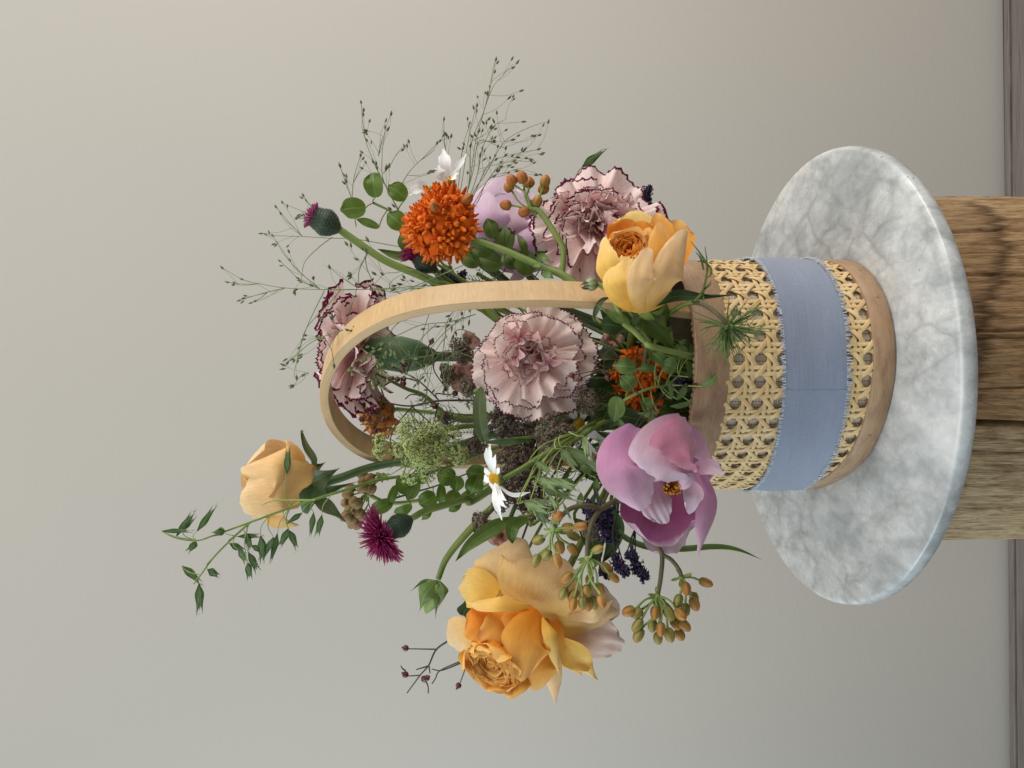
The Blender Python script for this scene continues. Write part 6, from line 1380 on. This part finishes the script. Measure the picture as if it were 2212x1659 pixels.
leaf_thing('broad green leaf below the cup rose at the rim of the basket', M_LEAF, [(1370, 670, -.60), (1400, 690, -.62), (1432, 720, -.60), (1452, 756, -.55)], 27, 86, base=[(1360, 640, -.5)], prof=[(0, .5), (.3, 1), (.6, .85), (.85, .4), (1, .03)], cup=.25, face=(0, .3, 1))
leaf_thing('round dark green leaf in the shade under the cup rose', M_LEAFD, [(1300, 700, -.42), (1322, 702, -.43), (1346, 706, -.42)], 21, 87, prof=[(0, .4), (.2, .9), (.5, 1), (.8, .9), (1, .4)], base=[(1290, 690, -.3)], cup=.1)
leaf_thing('dark green leaf under the right edge of the central carnation', M_LEAFG, [(1283, 770, -.34), (1310, 765, -.35), (1340, 775, -.33)], 13, 88, base=[(1280, 790, -.25)])
leaf_thing('short green leaf lying beside the vivid orange milkweed', M_LEAF, [(905, 550, -.02), (860, 553, -.03), (815, 538, -.02)], 10, 89, base=[(960, 580, .05)])
leaf_thing('dark scalloped leaf showing past the largest rose', M_LEAFD, [(1040, 1290, -.20), (1022, 1305, -.2), (1006, 1318, -.2), (1000, 1330, -.2)], 20, 90, base=[(1090, 1270, -.15), (1200, 1080, -.1)], prof=[(0, .5), (.3, 1), (.6, .8), (.8, .9), (1, .4)], ruf=.3)
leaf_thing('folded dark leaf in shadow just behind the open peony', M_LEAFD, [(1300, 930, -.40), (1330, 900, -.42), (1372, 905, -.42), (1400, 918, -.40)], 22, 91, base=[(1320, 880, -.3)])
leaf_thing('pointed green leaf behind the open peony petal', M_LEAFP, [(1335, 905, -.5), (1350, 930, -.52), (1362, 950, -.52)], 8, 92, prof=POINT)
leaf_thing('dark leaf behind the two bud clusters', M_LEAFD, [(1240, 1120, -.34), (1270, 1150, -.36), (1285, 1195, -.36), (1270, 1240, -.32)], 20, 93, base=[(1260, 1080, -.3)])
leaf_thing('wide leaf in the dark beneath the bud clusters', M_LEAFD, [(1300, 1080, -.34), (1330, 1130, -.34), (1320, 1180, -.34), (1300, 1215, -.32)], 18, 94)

# greenery packed in the mouth of the basket
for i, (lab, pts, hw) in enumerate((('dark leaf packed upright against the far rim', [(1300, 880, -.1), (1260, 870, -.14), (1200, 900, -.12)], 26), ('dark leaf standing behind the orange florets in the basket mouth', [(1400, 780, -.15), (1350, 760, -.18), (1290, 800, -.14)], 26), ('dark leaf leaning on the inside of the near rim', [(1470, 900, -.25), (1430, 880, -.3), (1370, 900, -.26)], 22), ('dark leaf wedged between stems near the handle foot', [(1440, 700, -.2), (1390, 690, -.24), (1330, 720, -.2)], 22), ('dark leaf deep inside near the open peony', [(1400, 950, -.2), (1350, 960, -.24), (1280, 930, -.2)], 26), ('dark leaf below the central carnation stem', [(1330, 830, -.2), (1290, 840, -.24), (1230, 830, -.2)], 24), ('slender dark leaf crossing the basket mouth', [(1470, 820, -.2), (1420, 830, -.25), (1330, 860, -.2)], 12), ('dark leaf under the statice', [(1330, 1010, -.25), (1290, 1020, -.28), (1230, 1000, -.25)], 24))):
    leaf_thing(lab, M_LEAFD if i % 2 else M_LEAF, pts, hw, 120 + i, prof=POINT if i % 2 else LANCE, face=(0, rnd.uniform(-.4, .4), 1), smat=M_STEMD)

# ------------------------------------------------------------------ love-in-a-mist tuft, daisy bud, feathery leaf
nig = thing('feathery_bud', 'feathery green tuft on an arched brown stalk hanging over the cane weave', 'seed head', at(*RI(1590, 440), -.82))
r = random.Random(17); hub = at(*RI(1590, 432), -.82); mb = Mesh()
for i in range(70):
    a = r.random() * 6.28; q = r.uniform(.25, 1); d = nrm(pv(.55, .55, .35) * .8 + nrm(np.array([math.cos(a), r.uniform(-.6, .9), math.sin(a)])) * 1.1)
    L = r.uniform(.07, .155); P = spline([hub, hub + d * L * .5 + np.array([0, 0, .008]), hub + d * L + np.array([r.gauss(0, .01), r.gauss(0, .01), r.gauss(0, .01)])], 7)
    mb.tube(P, [.0032, .0026, .0008], 4)
    if i % 2:
        e = nrm(d + np.array([r.gauss(0, .5) for _ in range(3)])); mb.tube(spline([P[3], P[3] + e * L * .3, P[3] + e * L * .5 + d * L * .1], 5), [.0022, .0007], 3)
mb.ball(hub + pv(.5, .5, .3) * .01, .012, 8)
mb.link('fine_leaves', M_LEAFP, nig, kind='stuff')
stem(nig, M_STEMB, [hub, at(*RI(1500, 340), -.82), at(*RI(1410, 268), -.80), at(*RI(1290, 218), -.77), at(*RI(1170, 235), -.72), at(*RI(1060, 300), -.64), at(1400, 720, -.5)] + into_basket(131), [.0085, .0085, .0095, .010])
RB2 = lambda x, y: (1261.8 + .19837 * x, 384 + .19837 * y)
fea = thing('feathery_leaf', 'thread like green leaf forking over the rim band beside the cup rose', 'feathery leaf', at(*RB2(1200, 1350), -.85))
mb = Mesh()
for pl_ in ([(1190, 1350), (1290, 1230), (1330, 1080), (1340, 930), (1315, 750)], [(1330, 1080), (1340, 960), (1260, 820), (1160, 690)], [(1335, 930), (1290, 910), (1235, 910)], [(1340, 940), (1385, 1000), (1370, 1070), (1320, 1090)], [(1290, 1230), (1360, 1170), (1385, 1120)], [(1300, 1000), (1270, 880), (1215, 810)], [(1280, 1240), (1300, 1320), (1280, 1340)], [(1190, 1350), (1250, 1300), (1320, 1230)]):
    mb.tube(spline([at(*RB2(x, y), -.87 - .01 * math.sin(i)) for i, (x, y) in enumerate(pl_)], 14), [.005, .006, .0015], 5, flat=.6)
mb.link('leaf_threads', M_LEAF, fea); stem(fea, M_STEM, [at(*RB2(1190, 1350), -.87), at(*RB2(1060, 1390), -.80), at(*RB2(930, 1480), -.70), at(1420, 720, -.5)] + into_basket(132), .007)
db = thing('daisy_bud', 'small round pale green daisy bud curving over the hoop handle', 'flower bud', at(*RI(300, 50), -.66))
p = at(*RI(300, 45), -.66); ax = nrm(at(*RI(240, 75), -.68) - at(*RI(370, 40), -.66)); mb = Mesh(); u = pxu(-.66)
mb.lathe(p - ax * 15 * u, ax, [(0, 4 * u), (4 * u, 12 * u), (12 * u, 15.5 * u), (20 * u, 14 * u), (26 * u, 9 * u), (30 * u, 4 * u), (31 * u, .2 * u)], 14, ribs=7, rib=.05)
mb.link('bud', grad_mat('daisy_bud', [(0, (.11, .12, .05)), (.35, (.20, .26, .11)), (.7, (.34, .40, .22)), (.9, (.14, .13, .07)), (1, (.08, .06, .03))], .55, ns=200, ribs=7), db)
mb = Mesh()
for i in range(7):
    a = i * .9; B = basis(ax); d = B[:, 0] * math.cos(a) + B[:, 1] * math.sin(a); mb.tube(spline([p + ax * 10 * u + d * 9 * u, p + ax * 17 * u + d * 7 * u, p + ax * 24 * u + d * 5 * u], 5), [.003, .001], 4)
mb.link('bract', M_TWIG, db)
stem(db, M_STEML, [p - ax * 14 * u] + [at(*RI(*q), -.66) for q in ((440, 95), (510, 190), (565, 300), (610, 410), (700, 480), (820, 590), (1000, 660))] + [into_basket(133)[1]], [.009, .010, .011, .012])
petal(db, M_LEAFP, [(*RI(612, 415), -.66), (*RI(500, 330), -.70), (*RI(330, 220), -.68)], 11, name='leaf', prof=LANCE, cup=.3)
petal(db, M_LEAFG, [(*RI(470, 170), -.64), (*RI(400, 200), -.66), (*RI(345, 300), -.64), (*RI(330, 380), -.64), (*RI(375, 410), -.66)], 7, name='leaf', prof=LANCE, cup=.3)
stem(db, M_STEM, [at(*RI(500, 130), -.60), at(*RI(640, 260), -.60), at(*RI(740, 400), -.58), at(*RI(850, 560), -.54), at(*RI(1000, 700), -.5), into_basket(134)[1]], .010)

# ------------------------------------------------------------------ dusky pink blooms at the back
PK = petal_mat('dusky_pink_petal', [(0, (.58, .28, .21)), (.5, (.64, .37, .29)), (1, (.70, .46, .38))], .3, mott=.1)
def dusky(label, c, R, n, k, f):
    t = thing('pink_flower', label, 'pink flower', at(*f(*c[:2]), c[2]), 'dusky pink flowers'); r = random.Random(k); ce = at(*f(*c[:2]), c[2]); u = R * pxu(c[2])
    for i in range(n):
        a = i * 2.4; d = np.array([math.cos(a), r.uniform(-.5, .2), math.sin(a)]); q = r.uniform(.5, 1)
        G, U = sheet(spline([ce, ce + d * u * .5 * q + np.array([0, -.3 * u, 0]), ce + d * u * q], 10), u * .42, nrm(np.array([0, -1, 0]) - d * .4), prof=FULL, cup=.3, ruf=.18, nu=11, nv=9, seed=k * 20 + i)
        Mesh().grid(G, U).link('petal', PK, t)
    stem(t, M_STEMD, [ce, ce * .6 + np.array([0, .05, .4])] + into_basket(k), .010)
dusky('dusky pink flower peeping past the top edge of the central carnation', (1160, 500, .05), 42, 14, 141, RH)
dusky('dusky pink flower half hidden above the handle side of the central carnation', (1240, 130, .05), 26, 9, 142, RH)
dusky('salmon pink petals squeezed between the daisy and the largest rose', (300, 1200, -.1), 34, 12, 143, G4)
dusky('muted pink petals in the shade right of the central carnation', (500, 560, -.2), 30, 9, 144, RI)

# ------------------------------------------------------------------ fine filler foliage
def feathery(label, root, tips, Y, k, mat=M_LEAFP):
    t = thing('feathery_leaf', label, 'feathery leaf', at(*root, Y), 'feathery leaves'); r = random.Random(k); mb = Mesh()
    R0 = at(*root, Y)
    for (x, y) in tips:
        T0 = at(x, y, Y + r.uniform(-.10, .06)); d = T0 - R0; L = np.linalg.norm(d)
        P = spline([R0, R0 + d * .5 + np.array([r.gauss(0, .03), r.gauss(0, .02), r.gauss(0, .03)]), T0], 16); mb.tube(P, [.0042, .0030, .0010], 4)
        for i in range(5, 15):
            for sg in (-1, 1):
                a = nrm(P[i] - P[i - 1]); sd = nrm(np.cross(a, (0, 1, 0))) * sg; l = L * .22 * (1.1 - i / 18) * r.uniform(.7, 1.2)
                q = P[i] + (a * .8 + sd * .7) * l + np.array([0, r.gauss(0, .012), 0]); S_ = spline([P[i], (P[i] + q) / 2 + sd * l * .1, q], 5); mb.tube(S_, [.0022, .0008], 3)
                e = S_[2]; mb.tube(np.array([e, e + a * l * .35 + sd * l * .08]), [.0016, .0006], 3)
    mb.link('leaf_threads', mat, t, kind='stuff')
    stem(t, M_STEM, [R0] + into_basket(k), [.005, .008], n=24, seg=5)
feathery('feathery green foliage behind the pale green lace flower', (1060, 900), [(900, 860), (930, 905), (960, 850), (990, 935), (880, 930)], .06, 161)
feathery('feathery green foliage under the stems of the vivid orange milkweed', (1120, 640), [(1000, 600), (985, 640), (1030, 575), (1010, 660), (1060, 590), (940, 610)], .10, 162)
feathery('feathery green foliage between the oats and the open peony', (1330, 980), [(1230, 985), (1250, 1040), (1200, 1010), (1270, 960), (1220, 950)], -.36, 163)
feathery('feathery green foliage beside the central carnation near the basket mouth', (1370, 850), [(1290, 840), (1300, 880), (1270, 910), (1310, 800), (1260, 870)], -.30, 164)
sprig('light green leafy sprig among the oats below the chocolate lace flower', M_LEAFP, M_STEML, [(1210, 1090, -.44), (1250, 1040, -.42), (1300, 990, -.40)],
    [(1195, 1100, -.46, 34, 9, 140, fr_), (1225, 1040, -.48, 36, 9, 200, fr_), (1250, 1080, -.46, 34, 8, 110, fr_), (1262, 1010, -.48, 38, 9, 220, fr_), (1285, 1050, -.46, 36, 8, 100, fr_), (1300, 960, -.46, 36, 9, 230, fr_), (1240, 1000, -.50, 26, 7, 180, fr_)], lambda x, y: (x, y), 165, [(1300, 990, -.4), *into_basket(165)], rs=.004, notch=False, prof=LANCE)
for i, (lab, q, w) in enumerate((('plain green stem slanting up close under the thick hairy milkweed stem', (1030, 590, .08), (1130, 655, .06)), ('dark plain stem passing just behind the leaves below the lilac peony', (1045, 560, .18), (1150, 640, .14)), ('plain green stem running nearest to the hoop handle under the vivid orange milkweed', (970, 590, .2), (1080, 665, .16)))):
    t = thing('cut_stem', lab, 'stem', at(*q), 'plain green stems')
    stem(t, (M_STEM, M_STEMD)[i % 2], [q, w] + into_basket(170 + i), [.009, .013, .013])
